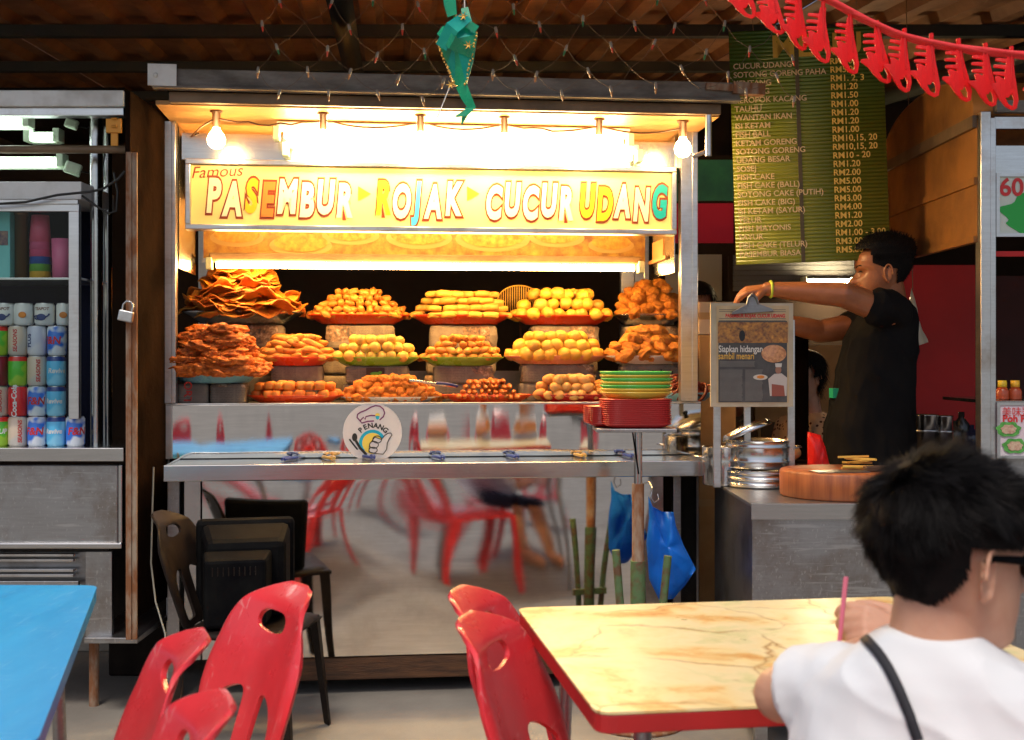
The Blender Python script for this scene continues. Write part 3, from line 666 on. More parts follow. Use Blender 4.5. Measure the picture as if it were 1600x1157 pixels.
# --- big blue plate of prawn fritters on two blocks
x, r = at(262, 411, 575, .44)
for p0, p1, s in ((278, 328, 1), (330, 385, 2)):
    bx_, br = at(p0, p1, 615, .40); nb = news_block('newspaper_block', bx_, .44, ZD, br*2, .16, .082, ['newspaper block with red letters under the big blue plate', 'plain newspaper block under the big blue plate beside the lettered one'][s-1], s)
    if s == 1: letters('ORTS', .042, mat('red_newsprint', (.5,.04,.03), .8), nb, -.018, -.0805, .04, roll=R(90), off=.001)
platter('platter', 'blue', x, .44, ZD+.084, r, .13, .045, 'large light blue plate holding the tall heap of prawn fritters', e=2)
heap(patty, M['f_patty'], 'prawn_fritter', 'dark brown prawn fritter in the tall heap on the light blue plate', 'fritter', 'prawn fritters in a tall heap', x-.005, .44, ZD+.122, r*1.04, .12, .085, .030, 6, .50, .24, flat=True)
# --- middle row on newspaper blocks
Z2 = ZD + .150
rowdat = [
 (406, 520, 553, 'red', 'red plate of golden rolls in the middle row, beside the prawn fritters', (rolls, 'f_roll', 'golden_roll', 'golden fried roll on the red plate in the middle row', 'roll', .036, .026, 4, .7, .3, .5, 0)),
 (517, 657, 550, 'green', 'green plate of smooth yellow fish balls in the middle row', (potato[:2] and fball, 'f_fishball', 'fish_ball', 'smooth yellow fish ball on the green plate in the middle row', 'fish ball', .049, .034, 3, .55, .3, 3.1, 0)),
 (655, 787, 551, 'green', 'green plate of short fish rolls in the middle row', (nug, 'f_roll', 'fish_roll', 'short knobbly fish roll on the green plate in the middle row', 'fish roll', .040, .026, 4, .7, .5, 3.1, 0)),
 (787, 947, 547, 'pink', 'pale pink plate of small potatoes in the middle row', (potato, 'f_potato', 'small_potato', 'yellow potato on the pale pink plate in the middle row', 'potato', .055, .036, 3, .6, .4, 3.1, 0)),
 (945, 1082, 545, 'white', 'white plate of golden battered fritters in the middle row', (frit, 'f_golden', 'battered_fritter', 'golden battered fritter heaped on the white plate in the middle row', 'fritter', .062, .032, 4, .75, .6, 3.1, 0)),
]
for i, (p0, p1, py, col, lab, fd) in enumerate(rowdat):
    x, r = at(p0, p1, py, D2); zz = Z2 + (.006 if i > 2 else 0)
    hb = zz - ZD
    nb = news_block('newspaper_block', x - .01, D2, ZD, r*1.34, .13, hb*.49, ['tan newspaper block, lower one under the red middle row plate', 'newspaper block, lower one under the green fish ball plate', 'newspaper block, lower one under the green fish roll plate', 'newspaper block, lower one under the pale pink plate', 'newspaper block, lower one under the white fritter plate'][i], i)
    nb = news_block('newspaper_block', x + .006, D2-.006, ZD+hb*.49+.001, r*1.40, .13, hb*.50, ['tan newspaper block, upper one under the red middle row plate', 'newspaper block with a green frog picture under the fish ball plate', 'newspaper block, upper one under the green fish roll plate', 'newspaper block, upper one under the pale pink plate', 'newspaper block with bar chart print under the white fritter plate'][i], i+11)
    if i == 1:
        MB().box(-.045, .03, -.0675, -.0665, .012, .068).build('picture', mat('dark_picture', (.045,.02,.012), .7), nb)
        fg = MB().ell((-.008,-.0688,.042), (.022,.0012,.008), 12, 6).ell((.012,-.0688,.048), (.008,.0012,.006), 10, 6)
        fg.stroke([(-.02,.04),(-.034,.028),(-.03,.02)], .004, -.0688).stroke([(.004,.038),(.018,.026),(.024,.03)], .004, -.0688).stroke([(-.004,.036),(-.006,.022),(.004,.018)], .004, -.0688); fg.build('frog_picture', mat('green_print', (.12,.34,.03), .7), nb)
    if i == 4:
        bb = MB()
        for j in range(9): bb.box(-.02+.012*j, -.014+.012*j, -.0676, -.0666, .015, .022+.006*((j*5) % 7))
        bb.build('bar_print', M['print_black'], nb)
    platter('platter', col, x, D2, zz, r, .115, PH, lab)
    ms, mm, nm, l2, ct, sp, lh, nl, shp, tl, spn, rz0 = fd
    heap(ms, M[mm], nm, l2, ct, l2.replace('the ', '')[:38], x, D2, zz+.023, r*.97, .082, sp, lh, nl, shp, tl, spin=spn, rz0=rz0)
# --- top row
Z3 = ZD + .33
rowdat = [
 (478, 642, 497, 'red', 'red plate of brown sausages in the top row', (nug, 'f_sausage', 'brown_nugget', 'brown fried nugget heaped on the red plate in the top row', 'nugget', .040, .025, 5, .72, .6, 3.1, 0)),
 (640, 800, 496, 'red', 'red plate of stacked tofu blocks in the top row', (tofu, 'f_tofu', 'tofu_block', 'yellow fried tofu block stacked on the red plate in the top row', 'tofu', .066, .030, 4, .40, .10, .2, 0)),
 (797, 957, 496, 'red', 'red plate of round yellow potatoes in the top row', (potato, 'f_potato', 'yellow_potato', 'round yellow potato on the red plate in the top row', 'potato', .059, .043, 3, .6, .4, 3.1, 0)),
]
for i, (p0, p1, py, col, lab, fd) in enumerate(rowdat):
    x, r = at(p0, p1, py, D3)
    for j in range(3):
        news_block('newspaper_block', x + .008*(j-1), D3-.004*j, ZD+j*.109, r*(1.36-.03*j), .14, .1085, '%s newspaper block of the pile under the %s plate in the top row' % (['lowest', 'middle', 'uppermost'][j], ['sausage', 'tofu', 'potato'][i]), i*3+j+30)
    platter('platter', col, x, D3, Z3, r, .12, .040, lab)
    ms, mm, nm, l2, ct, sp, lh, nl, shp, tl, spn, rz0 = fd
    heap(ms, M[mm], nm, l2, ct, l2.replace('the ', '')[:38], x, D3, Z3+.026, r*.98, .088, sp, lh, nl, shp, tl, spin=spn, rz0=rz0)
x, r = at(284, 478, 490, D3-.06); Z3a = Z3 - .002
for j in range(3): news_block('newspaper_block', x, D3-.05, ZD+j*.1085, r*1.3, .18, .108, '%s newspaper block of the pile under the big steel tray of crackers' % ['lowest', 'middle', 'uppermost'][j], 60+j)
platter('steel_tray', '', x, D3-.06, Z3a, r, .15, .05, 'wide steel tray heaped with thin crackers in the top row', m=M['steel'])
heap(crk, M['f_cracker'], 'cracker', 'thin wavy fried cracker heaped on the wide steel tray', 'cracker', 'crackers on the steel tray', x, D3-.06, Z3a+.035, r*.86, .12, .11, .0165, 12, .55, .18, flat=True)
x, r = at(955, 1072, 490, D3)
for j in range(3): news_block('newspaper_block', x, D3, ZD+j*.1085, r*1.4, .16, .108, '%s newspaper block of the pile under the steel bowl of fritters' % ['lowest', 'middle', 'uppermost'][j], 70+j)
platter('steel_bowl', '', x, D3, Z3, r, .12, .045, 'steel bowl heaped with reddish battered fritters in the top row', m=M['steel'])
heap(frit, M['f_fritter'], 'reddish_fritter', 'reddish battered fritter heaped in the steel bowl', 'fritter', 'reddish fritters in the steel bowl', x, D3, Z3+.034, r*.92, .085, .062, .032, 5, .7, .6)
# wire strainer behind the potatoes
x, z = sl(812, 474, 1.12); stn = thing('wire_strainer', 'round wire strainer standing behind the potatoes', 'strainer', sw(x, 1.12, z), SA, rot=(R(-12), 0, SA))
mb = MB().tube([(.105*math.cos(t_*.1309), 0, .105*math.sin(t_*.1309)*.8+.0) for t_ in range(48)], .0025, 6, close=True); mb.build('rim', M['gold'], stn)
mb = MB()
for j in range(-9, 10):
    xx = j*.0105; h = .105*.8*math.sqrt(max(0, 1-(xx/.105)**2)); mb.tube([(xx, 0, -h), (xx, .02, 0), (xx, 0, h)], .0012, 5)
mb.build('wire_mesh', M['gold'], stn)
MB().tube([(0,0,-.084),(0,.01,-.25),(0,.02,-.388)], .005, 8).build('handle', M['wood_base'], stn)
# tongs: one on the fritters, others lying on the tray shelf
M['tong_blue'] = mat('blue_rubber', (.02,.04,.22), .4)
def tongs(loc, rz, lab, rot=None, m='tong_blue'):
    t = thing('tongs', lab, 'tongs', loc, rz, 'tongs of the food cart', rot=rot)
    for s in (-1, 1):
        MB().tube([(-.005,0,.006), (.05,s*.010,.006), (.13,s*.017,.006), (.19,s*.006,.005)], [.003,.004,.004,.006], 8).build('arm', M['steel'], t)
        MB().tube([(-.006,s*.004,.008),(.02,s*.012,.010),(.055,s*.017,.010),(.085,s*.015,.008)], .0062, 8).build('grip', M[m], t)
    return t
x, z = sl(712, 588, .40); tongs(sw(x, .42, ZD+.062), 0, 'tongs with blue striped grips resting on the crisp orange fritters', rot=(R(8), R(-8), SA+R(192)))
for i, p in enumerate((445, 520, 582, 690, 806, 912, 985)):
    x, z = sl(p, 720, .2)
    tongs(sw(x, .16+.02*(i % 3), .8745), SA + R(70 + (i*37) % 40) , ['tongs with blue grips on the tray shelf, left of the round sticker', 'tongs on the tray shelf just before the round sticker', 'tongs with blue grips on the tray shelf below the round sticker', 'tongs with blue grips on the tray shelf, next after the sticker', 'tongs with blue grips at the middle of the tray shelf', 'tongs with tan grips on the tray shelf before the pole', 'tongs with blue grips on the tray shelf beside the pole'][i], m='tong_blue' if i not in (1, 5) else 'gold')
# ================================================================ pole stand with plate stacks, and bag
YP = 4.18; pb = wp(997, 900, YP)
stand = thing('plate_stand', 'steel pole stand on a rusty green pipe base holding the plate stacks', 'stand', (pb.x, YP, 0))
ztop = wp(990, 668, YP).z
MB().tube([(0,0,.82),(0,0,ztop-.012)], .0145, 16).build('upper_pole', M['steel'], stand)
MB().tube([(0,0,.36),(0,0,.825)], .021, 16).build('pipe', M['rust'], stand)
M['green_pipe'] = mat('flaking_green_paint', (.085,.15,.06), .7, 0, (.12,.06,.03), 22, .45, .62, .2, 50, .4)
MB().tube([(0,0,.0),(0,0,.56)], .0265, 16).build('base_pipe', M['green_pipe'], stand)
for p, q, t_ in ((-.078, .60, -.066), (.10, .58, .09)):
    MB().tube([(t_*.5, -.01, .02), (p, -.02, q)], .014, 12).build('strut', M['green_pipe'], stand)
MB().box(-.085,.085,-.012,.012,.27,.30).build('cross_bar', M['green_pipe'], stand)
MB().lathe([(.001,0),(.16,0),(.16,.012),(.001,.012)], 24).build('foot_plate', M['rust'], stand)
MB().box(-.15,.12,-.10,.10,ztop-.012,ztop).build('top_plate', M['steel_dull'], stand, bevel=.002)
MB().tube([(-.02,-.01,ztop-.015),(.0,-.018,.86)], .003, 6).build('brace', M['black'], stand)
def stack_dish(mb, z, rx, ry, h, e=2.2):
    p = MB().lathe([(.001,0),(.72,0),(.80,.1),(1.0,.85),(1.0,1.0),(.96,1.0),(.75,.3),(.001,.22)], 40, e=e)
    mb.add([(a*rx, b*ry, c*h+z) for a, b, c in p.v], p.f, True); return mb
z = ztop + .001
for st_, (ox, oy, n) in enumerate(((-.062, .06, 9), (-.012, -.01, 13))):
    me = stack_dish(MB(), 0, .118, .088, .016, 5).mesh('red_tray'); me.materials.append(M['pl_darkred'] if st_ == 0 else M['red_plastic2'])
    for j in range(n):
        o = link('red_tray', me, None, None, (pb.x+ox+rnd.uniform(-.001,.001), YP+oy, z + j*.0068), rz=SA+rnd.uniform(-.02,.02))
        tag(o, ['small red melamine tray in the rear stack on the pole stand', 'small red melamine tray in the front stack under the green and yellow plates'][st_], 'tray', ['rear stack of red trays', 'front stack of red trays'][st_])
zt = z + 13*.0068 + .010
for j, cl in enumerate(('yellow', 'yellow', 'lime', 'yellow', 'lime', 'yellow', 'lime')):
    o = stack_dish(MB(), 0, .124, .10, .024, 2.0).build('round_plate', M['pl_'+cl], None, (pb.x-.008+rnd.uniform(-.002,.002), YP-.01, zt + j*.0115), SA)
    tag(o, ['yellow plate at the bottom of the stack on the red trays', 'yellow plate second from the bottom of the stack', 'green plate third from the bottom of the stack', 'yellow plate in the middle of the stack between two green ones', 'green plate third from the top of the stack', 'yellow plate just under the top green plate', 'green plate on top of the stack'][j], 'plate', 'green and yellow plates stacked on the stand')
# blue bags on a wire hook
hk = wp(1016, 772, 4.32)
tag(MB().tube([hk + Vector(p) for p in ((-.02,.06,.03),(0,.03,.04),(.008,0,.02),(.0,-.01,-.01),(.012,-.012,-.03),(.03,-.008,-.02),(.026,0,0))], .0022, 6).build('wire_hook', M['steel']), 'bent wire hook under the shelf holding blue bags', 'hook')
def bag(name, outline, loc, m, lab, thick, amp, seed, cat='plastic bag'):
    n = len(outline); cx = sum(p[0] for p in outline)/n; cz = sum(p[1] for p in outline)/n; mb = MB(); rings = (1.0, .86, .66, .44, .22, 0.02); vs = []
    m2 = 4*n; ol = []
    for i in range(n):
        a, b = outline[i], outline[(i+1) % n]
        for j in range(4): ol.append((a[0]+(b[0]-a[0])*j/4, a[1]+(b[1]-a[1])*j/4))
    for side in (-1, 1):
        for q in rings:
            for (x, z) in ol:
                px, pz = cx+(x-cx)*q, cz+(z-cz)*q
                y = side*(thick*(1-q**3) + .001) + (amp*noise.noise(Vector((px*22+seed, pz*9, side*2.0))) + .5*amp*noise.noise(Vector((px*60, pz*30, seed+side))))*(1 if q < .99 else .4)
                vs.append((px, y, pz))
    f = []; k = len(rings)
    for sd in (0, 1):
        b = sd*k*m2
        for r_ in range(k-1):
            for i in range(m2): f.append((b+r_*m2+i, b+r_*m2+(i+1) % m2, b+(r_+1)*m2+(i+1) % m2, b+(r_+1)*m2+i))
        f.append(tuple(b+(k-1)*m2+i for i in range(m2)))
    for i in range(m2): f.append((i, k*m2+i, k*m2+(i+1) % m2, (i+1) % m2))
    return tag(mb.add(vs, f, True).build(name, m, None, loc), lab, cat)
bl = wp(1040, 860, 4.30)
P_ = lambda pts, Y, c: [((wp(a, b, Y)-c).x, (wp(a, b, Y)-c).z) for a, b in pts]
bag('plastic_bag', P_([(1013,775),(1020,792),(1035,800),(1052,800),(1056,822),(1068,852),(1088,890),(1070,915),(1052,936),(1030,938),(1014,905),(1010,850),(1014,810)], 4.30, bl), bl, M['blue_bag'], 'crumpled blue plastic bags hanging from the wire hook below the shelf', .035, .028, 3)
# ================================================================ old television on a dark chair
tvc = wp(385, 960, 4.02)
tv = thing('television', 'black tube television with its back to the viewer, on the dark chair', 'television', (tvc.x, 4.02, .398), rot=(0, 0, R(14)))
def taper(x0, x1, y0, z0, z1, X0, X1, y1, Z0, Z1):
    return MB().add([(x0,y0,z0),(x1,y0,z0),(x1,y0,z1),(x0,y0,z1),(X0,y1,Z0),(X1,y1,Z0),(X1,y1,Z1),(X0,y1,Z1)], [(3,2,1,0),(4,5,6,7),(0,1,5,4),(1,2,6,5),(2,3,7,6),(3,0,4,7)])
tv.scale = (.93, .93, .93)
taper(-.145,.06,-.17,.0,.235, -.15,.09,-.02,.0,.245).build('tube_housing', M['black'], tv, bevel=.012)
taper(-.14,.135,-.02,.002,.275, -.16,.165,.14,.0,.325).build('rear_cover', M['black'], tv, bevel=.025)
MB().box(-.175,.18,.14,.19,.0,.335).build('front_bezel', M['black'], tv, bevel=.02)
v_ = MB()
for j in range(9): v_.box(-.12+j*.018, -.116+j*.018, -.1715, -.169, .18, .21)
v_.build('vent_slot', M['dark_brown_plastic'], tv)
# ---------------------------------------------------------------- moulded plastic chairs
def chair_back(w0=.190, H=.385):
    hw_ = lambda v: w0*(.86+.14*min(1, v/.45)) if v < .5 else w0*max(.03, 1-(max(0, v-.45)/.56)**2.6)**.5
    nu, nv = 96, 84; mb = MB(); vs = []; keep = []
    for j in range(nv+1):
        v = j/nv
        hw = w0*(.86+.14*min(1, v/.45)) if v < .5 else w0*max(.03, 1-(max(0, v-.45)/.56)**2.6)**.5
        for i in range(nu+1):
            u = -1 + 2*i/nu; x = u*hw
            edge = max(abs(u), 0)**10
            y = -.19 - .13*v + .42*(x*x)/.2*.55 - .020*edge*max(0, min(1, (.9-v)/.2)) - .9*max(0, v-.90)**1.4
            vs.append((x, y, .415 + H*v))
    for j in range(nv):
        v = (j+.5)/nv
        for i in range(nu):
            u = -1 + 2*(i+.5)/nu
            hole = (abs((v-.83)/.052)**3 + abs(u*hw_(v)/.062)**3 < 1)
            arch = .50 - .5*max(0, abs(u)-.25)**2
            slat = v > .06 and v < arch and (.17 < abs(u) < .74)
            if not (hole or slat): keep.append((j*(nu+1)+i, j*(nu+1)+i+1, (j+1)*(nu+1)+i+1, (j+1)*(nu+1)+i))
    return mb.add(vs, keep, True)
def smooth_rim(me, it=22):
    bm = bmesh.new(); bm.from_mesh(me); bmesh.ops.delete(bm, geom=[v for v in bm.verts if not v.link_faces], context='VERTS')
    nb = {v: [e.other_vert(v) for e in v.link_edges if e.is_boundary] for v in bm.verts if v.is_boundary}
    for _ in range(it):
        new = {v: v.co*.4 + (n[0].co+n[1].co)*.3 for v, n in nb.items() if len(n) == 2}
        for v, c_ in new.items(): v.co = c_
    bm.to_mesh(me); bm.free(); me.polygons.foreach_set('use_smooth', [True]*len(me.polygons))
def make_chair(m, lab, group):
    c = thing('plastic_chair', lab, 'chair', group=group)
    o = chair_back().build('backrest', m, c, normals=False); smooth_rim(o.data)
    md = o.modifiers.new('t', 'SOLIDIFY'); md.thickness = .010; md.offset = 0
    q = o.modifiers.new('s', 'BEVEL'); q.width = .003; q.segments = 2; q.limit_method = 'ANGLE'; q.angle_limit = R(50)
    s = MB(); n = 12; vs = []
    for j in range(n+1):
        for i in range(n+1):
            u, v = -1+2*i/n, -1+2*j/n; e = (u**6+v**6)**(1/6)
            x, y = u*.205*(1-.06*v*v), v*.20
            vs.append((x, y, .425 - .018*(1-u*u)*(1-v*v) - (.02 if max(abs(u), abs(v)) > .99 else 0)))
    s.add(vs, [(j*(n+1)+i, j*(n+1)+i+1, (j+1)*(n+1)+i+1, (j+1)*(n+1)+i) for j in range(n) for i in range(n)], True)
    o = s.build('seat', m, c, normals=False); md = o.modifiers.new('t', 'SOLIDIFY'); md.thickness = .010
    MB().frame(-.20,.20,.36,.405,.006,-.19,-.184).build('apron', m, c)
    for sx in (-1, 1):
        for sy in (-1, 1):
            a = [(sx*.195, sy*.19), (sx*.150, sy*.19), (sx*.195, sy*.145)]
            b = [(sx*.225, sy*.225), (sx*.195, sy*.225), (sx*.225, sy*.195)]
            MB().add([(x, y, .412) for x, y in a] + [(x, y, .001) for x, y in b], [(0,1,2),(3,5,4),(0,3,4,1),(1,4,5,2),(2,5,3,0)]).build('leg', m, c, bevel=.004)
    return c
def face(dx, dy): return math.atan2(-dx, dy)
base = make_chair(M['red_plastic'], 'red plastic chair beside the blue table, its pierced back nearest the television', 'red plastic chairs')
def put(c, px, py, Y, dx, dy, z=0, top=.815):
    p = wp(px, py, Y); d = Vector((dx, dy, 0)).normalized()
    c.location = (p.x + d.x*.30, Y + d.y*.30, z); c.rotation_euler = (0, 0, face(dx, dy)); return c
put(base, 432, 920, 2.40, -.80, -.60)
c = dup(base, label='red plastic chair, frontmost of those beside the blue table, only its rounded back top showing'); put(c, 270, 985, 1.98, -.93, -.36)
c = dup(base, label='red plastic chair whose back just rises into the picture below the other red chairs'); put(c, 296, 1080, 1.60, -.93, -.36)
c = dup(base, label='red plastic chair nested behind another at the corner of the marbled table'); put(c, 752, 925, 2.37, .96, -.28)
c = dup(base, label='red plastic chair in front of its twin at the corner of the marbled table'); put(c, 770, 968, 2.12, .96, -.28)
c = dup(base, label='red plastic chair under the young person in the white shirt'); c.location = (.60, 1.42, 0); c.rotation_euler = (0, 0, face(.35, .94))
for i, (x, y, a, b) in enumerate(((-1.15,-.2,.5,.8), (.15,-.6,-.4,.9), (1.2,-.3,-.6,.6))):
    c = dup(base, label=['red plastic chair reflected faintly in the steel near the television', 'red plastic chair reflected at the middle of the steel panel', 'red plastic chair reflected in the steel near the pole stand'][i]); c.location = (x, y, 0); c.rotation_euler = (0, 0, face(a, b))
dk = make_chair(M['dark_brown_plastic'], 'dark brown plastic chair carrying the old television', 'dark plastic chairs')
dk.location = (tvc.x+.02, 4.0, 0); dk.rotation_euler = (0, 0, face(1, -.15))
dk.scale = (.93, .93, .93)
# ================================================================ tables
def table(name, cs, z, th, m, edge, lab):
    c = Vector((sum(p[0] for p in cs)/4, sum(p[1] for p in cs)/4, 0)); t = thing(name, lab, 'table', c)
    L = []
    for i in range(4):                               # rounded corners
        p, a, b = Vector(cs[i]), Vector(cs[i-1]), Vector(cs[(i+1) % 4]); r = .03
        u, v = p + (a-p).normalized()*r, p + (b-p).normalized()*r
        L += [u.lerp(p, .5*k/3).lerp(p.lerp(v, .5*k/3), k/3) if 0 else (u*(1-k/4)**2 + p*2*(k/4)*(1-k/4) + v*(k/4)**2) for k in range(5)]
    n = len(L); pts = [(q.x-c.x, q.y-c.y) for q in L]
    MB().add([(x, y, z) for x, y in pts] + [(x, y, z-.004) for x, y in pts], [tuple(range(n)), tuple(range(2*n-1, n-1, -1))] + [(i, (i+1) % n, (i+1) % n+n, i+n) for i in range(n)]).build('table_top', m, t)
    MB().add([(x*.998, y*.998, z-.005) for x, y in pts] + [(x*.998, y*.998, z-th) for x, y in pts], [tuple(range(n)), tuple(range(2*n-1, n-1, -1))] + [(i, (i+1) % n, (i+1) % n+n, i+n) for i in range(n)]).build('edge_band', edge, t, bevel=.002)
    for i in range(4):
        p = (Vector(cs[i])-Vector((c.x, c.y)))*.78; q = (Vector(cs[i])-Vector((c.x, c.y)))*.84
        MB().tube([(p.x, p.y, z-th), (q.x, q.y, .001)], .014, 10).build('leg', M['steel_dull'], t)
    return t
ux, uy = Vector((.989,.148)), Vector((.148,-.989)); A = Vector((.0103, 2.455))
table('marbled_table', [A, A+ux*.81, A+ux*.81+uy*.74, A+uy*.74], .75, .032, M['marble'], M['red_plastic2'], 'yellow marbled table with a dark red edge before the young person')
A = Vector((-.92, 2.70)); ux, uy = Vector((-.998,.02)), Vector((.26,-.966))
table('blue_table', [A, A+uy*1.15, A+uy*1.15+ux*.75, A+ux*.75], .75, .03, M['blue_paint'], M['blue_paint'], 'bright blue laminate table beside the red chairs and drinks stall')
# ================================================================ drinks stall
YL = 4.20
ds = thing('drinks_stall', 'stainless steel drinks stall with a glass cabinet of stacked cans', 'drinks stall', (-1.9, YL, 0))
X = lambda px, d=0: wp(px, 0, YL+d).x
Z = lambda py, d=0: wp(0, py, YL+d).z
LX = X(-160)
def db(name, m, x0, x1, d0, d1, z0, z1, bevel=.002): return wpart(MB().box(x0, x1, YL+d0, YL+d1, z0, z1), name, m, ds, bevel=bevel)
db('upper_fascia', M['fascia'], LX, X(193,-.05), -.05, .02, Z(166,-.05), Z(141,-.05), .004)
db('lower_fascia', M['alu'], LX, X(193,-.03), -.03, .02, Z(181,-.03), Z(168,-.03), .003)
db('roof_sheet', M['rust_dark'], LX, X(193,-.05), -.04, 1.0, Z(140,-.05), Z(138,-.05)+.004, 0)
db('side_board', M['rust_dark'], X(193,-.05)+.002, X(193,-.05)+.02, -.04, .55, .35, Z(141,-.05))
db('cabinet_top', M['white_paint'], LX, X(127), 0, .35, Z(312), Z(284), .003)
db('cabinet_rail', M['alu'], LX, X(122,-.01), -.012, .0, Z(320), Z(313))
fr = MB(); fr.box(LX, X(124), YL-.004, YL+.02, Z(331), Z(319)); fr.box(X(108), X(124), YL-.006, YL+.02, Z(655)-.0, Z(331))
wpart(fr, 'door_frame', M['alu'], ds, bevel=.002)
db('glass_pane', M['glass'], LX, X(108), .006, .010, Z(650), Z(331), 0)
db('cabinet_shelf', M['alu'], LX, X(122), .03, .32, Z(438,.03), Z(434,.03))
db('cabinet_back', M['navy'], LX, X(122), .34, .35, Z(700), Z(313), 0)
db('counter_top', M['steel'], LX, X(193,-.03), -.03, .5, Z(700,-.03)-.02, Z(700,-.03)-.0, .003)
db('counter_lip', M['steel'], LX, X(193,-.036), -.036, -.031, Z(721,-.03), Z(700,-.03)-.001, .002)
fpz = MB(); a0, a1 = X(-160), X(184)
wpart(MB().box(a0, a1, YL+.0, YL+.02, Z(850), Z(727)), 'front_panel', M['steel_dull'], ds, bevel=.004)
wpart(MB().box(a0, X(190,-.02), YL-.02, YL-.001, Z(858,-.02), Z(849,-.02)).box(X(184,-.01)+.001, X(191,-.01), YL-.01, YL+.02, Z(849), Z(726)), 'panel_moulding', M['steel'], ds, bevel=.004)
db('lower_panel', M['steel_dull'], X(124), X(166), .06, .08, Z(995,.06), Z(862,.06))
db('lower_body', M['steel_dark'], LX, X(123), .10, .12, Z(995,.1), Z(862,.1))
for j, py in enumerate((866, 874, 890, 898)):
    db('louvre', M['alu'], LX, X(116,.07), .06, .085, Z(py+4,.06), Z(py,.06), .001)
db('louvre_frame', M['steel_dull'], LX, X(124,.06)-.002, .055, .075, Z(916,.06), Z(908,.06))
db('bottom_rail', M['steel_dull'], X(128), X(212), .02, .5, Z(1006,.02), Z(997,.02))
wpart(MB().tube([(X(147,.2), YL+.2, .0), (X(147,.2), YL+.2, Z(1000,.2))], .018, 12), 'leg', M['rust'], ds)
wpart(MB().tube([(X(-60,.2), YL+.2, .0), (X(-60,.2), YL+.2, Z(1000,.2))], .018, 12), 'leg', M['rust'], ds)
wpart(MB().tube([(X(150,.12), YL+.12, Z(700,.12)), (X(150,.12), YL+.12, Z(182,.12))], .021, 20), 'steel_pipe', M['steel'], ds)
wpart(MB().tube([(X(168,.3), YL+.3, Z(700,.3)), (X(168,.3), YL+.3, Z(200,.3))], .017, 16), 'steel_pipe', M['steel'], ds)
wpart(MB().tube([(LX, YL+.0, Z(234)), (X(197), YL+.0, Z(234))], .014, 14), 'cross_pipe', M['bronze'], ds)
wpart(MB().box(X(197,-.04), X(206,-.04), YL-.045, YL-.008, Z(1000,-.04), Z(238,-.04)).box(X(206,-.04), X(214,-.04), YL-.04, YL-.032, Z(1000,-.04), Z(238,-.04)), 'rusty_post', M['rust'], ds, bevel=.002)
wpart(MB().box(X(166,-.05), X(190,-.05), YL-.055, YL-.04, Z(208,-.05), Z(186,-.05)).box(X(173,-.05), X(184,-.05), YL-.05, YL-.042, Z(228,-.05), Z(208,-.05)).tube([(X(174,-.06),YL-.06,Z(191)),(X(182,-.06),YL-.06,Z(191))], .004, 8).tube([(X(174,-.06),YL-.06,Z(203)),(X(182,-.06),YL-.06,Z(203))], .004, 8), 'clasp', mat('orange_rusted_brass', (.62,.26,.03), .45, .3), ds, bevel=.003)
for (a, b, py) in ((-160, 42, 190), (-160, 82, 247)):
    tube_light(X(a, .1), X(b, .1), YL+.1 + (.0 if py < 200 else .08), Z(py, .1), M['tube_cool'], ['cool white tube light under the drinks stall roof, upper one', 'cool white tube light above the drinks cabinet, lower one'][py > 200], 'tubes of the drinks stall', True, wall=True)
tube_light(X(40, .3), X(86, .3), YL+.32, Z(212, .3), M['tube_cool'], 'short visible end of a cool tube light deeper inside the drinks stall', 'tubes of the drinks stall', True, wall=True)
for p, q, s, lb in ((112, 194, .022, 'pale green junction box under the drinks stall roof'), (114, 264, .028, 'pale green plastic starter box above the cabinet')):
    j = wp(p, q, YL+.16); t = thing('junction_box', lb, 'junction box', j, rot=(0, R(18), R(12)))
    MB().box(-s, s, -.015, .015, -s*.75, s*.75).build('case', M['green_white'], t, bevel=.004); MB().box(-s*.8, s*.8, -.02, -.0155, -s*.55, s*.55).build('lid', M['green_white'], t, bevel=.003)
    MB().tube([(s,0,0),(s*2,.05,.01),(s*3,.08,.04),(s*2.5,.1,.1)], .003, 6).build('flex', M['cable'], t)
pts = [(-20,320),(40,316),(90,305),(140,300),(160,296),(185,280),(195,268)]
tag(MB().tube([wp(a, b, YL-.045) for a, b in pts], .0045, 8).tube([wp(a, b, YL-.02) for a, b in ((128,306),(150,322),(170,334),(182,330),(184,300),(178,270))], .004, 8).build('looped_cable', M['cable']), 'black cable strung across the drinks cabinet and looped at the pipes', 'cable')
pk = wp(197, 493, YL-.07)
pad = thing('padlock', 'silver padlock hanging on the rusty post', 'padlock', pk, rot=(0, R(12), 0))
MB().box(-.025,.025,-.009,.009,-.022,.016).build('lock_body', M['alu'], pad, bevel=.004)
MB().tube([(-.016,0,.014),(-.017,0,.035),(-.008,0,.048),(.008,0,.048),(.017,0,.035),(.016,0,.014)], .0038, 8).build('shackle', M['steel'], pad)
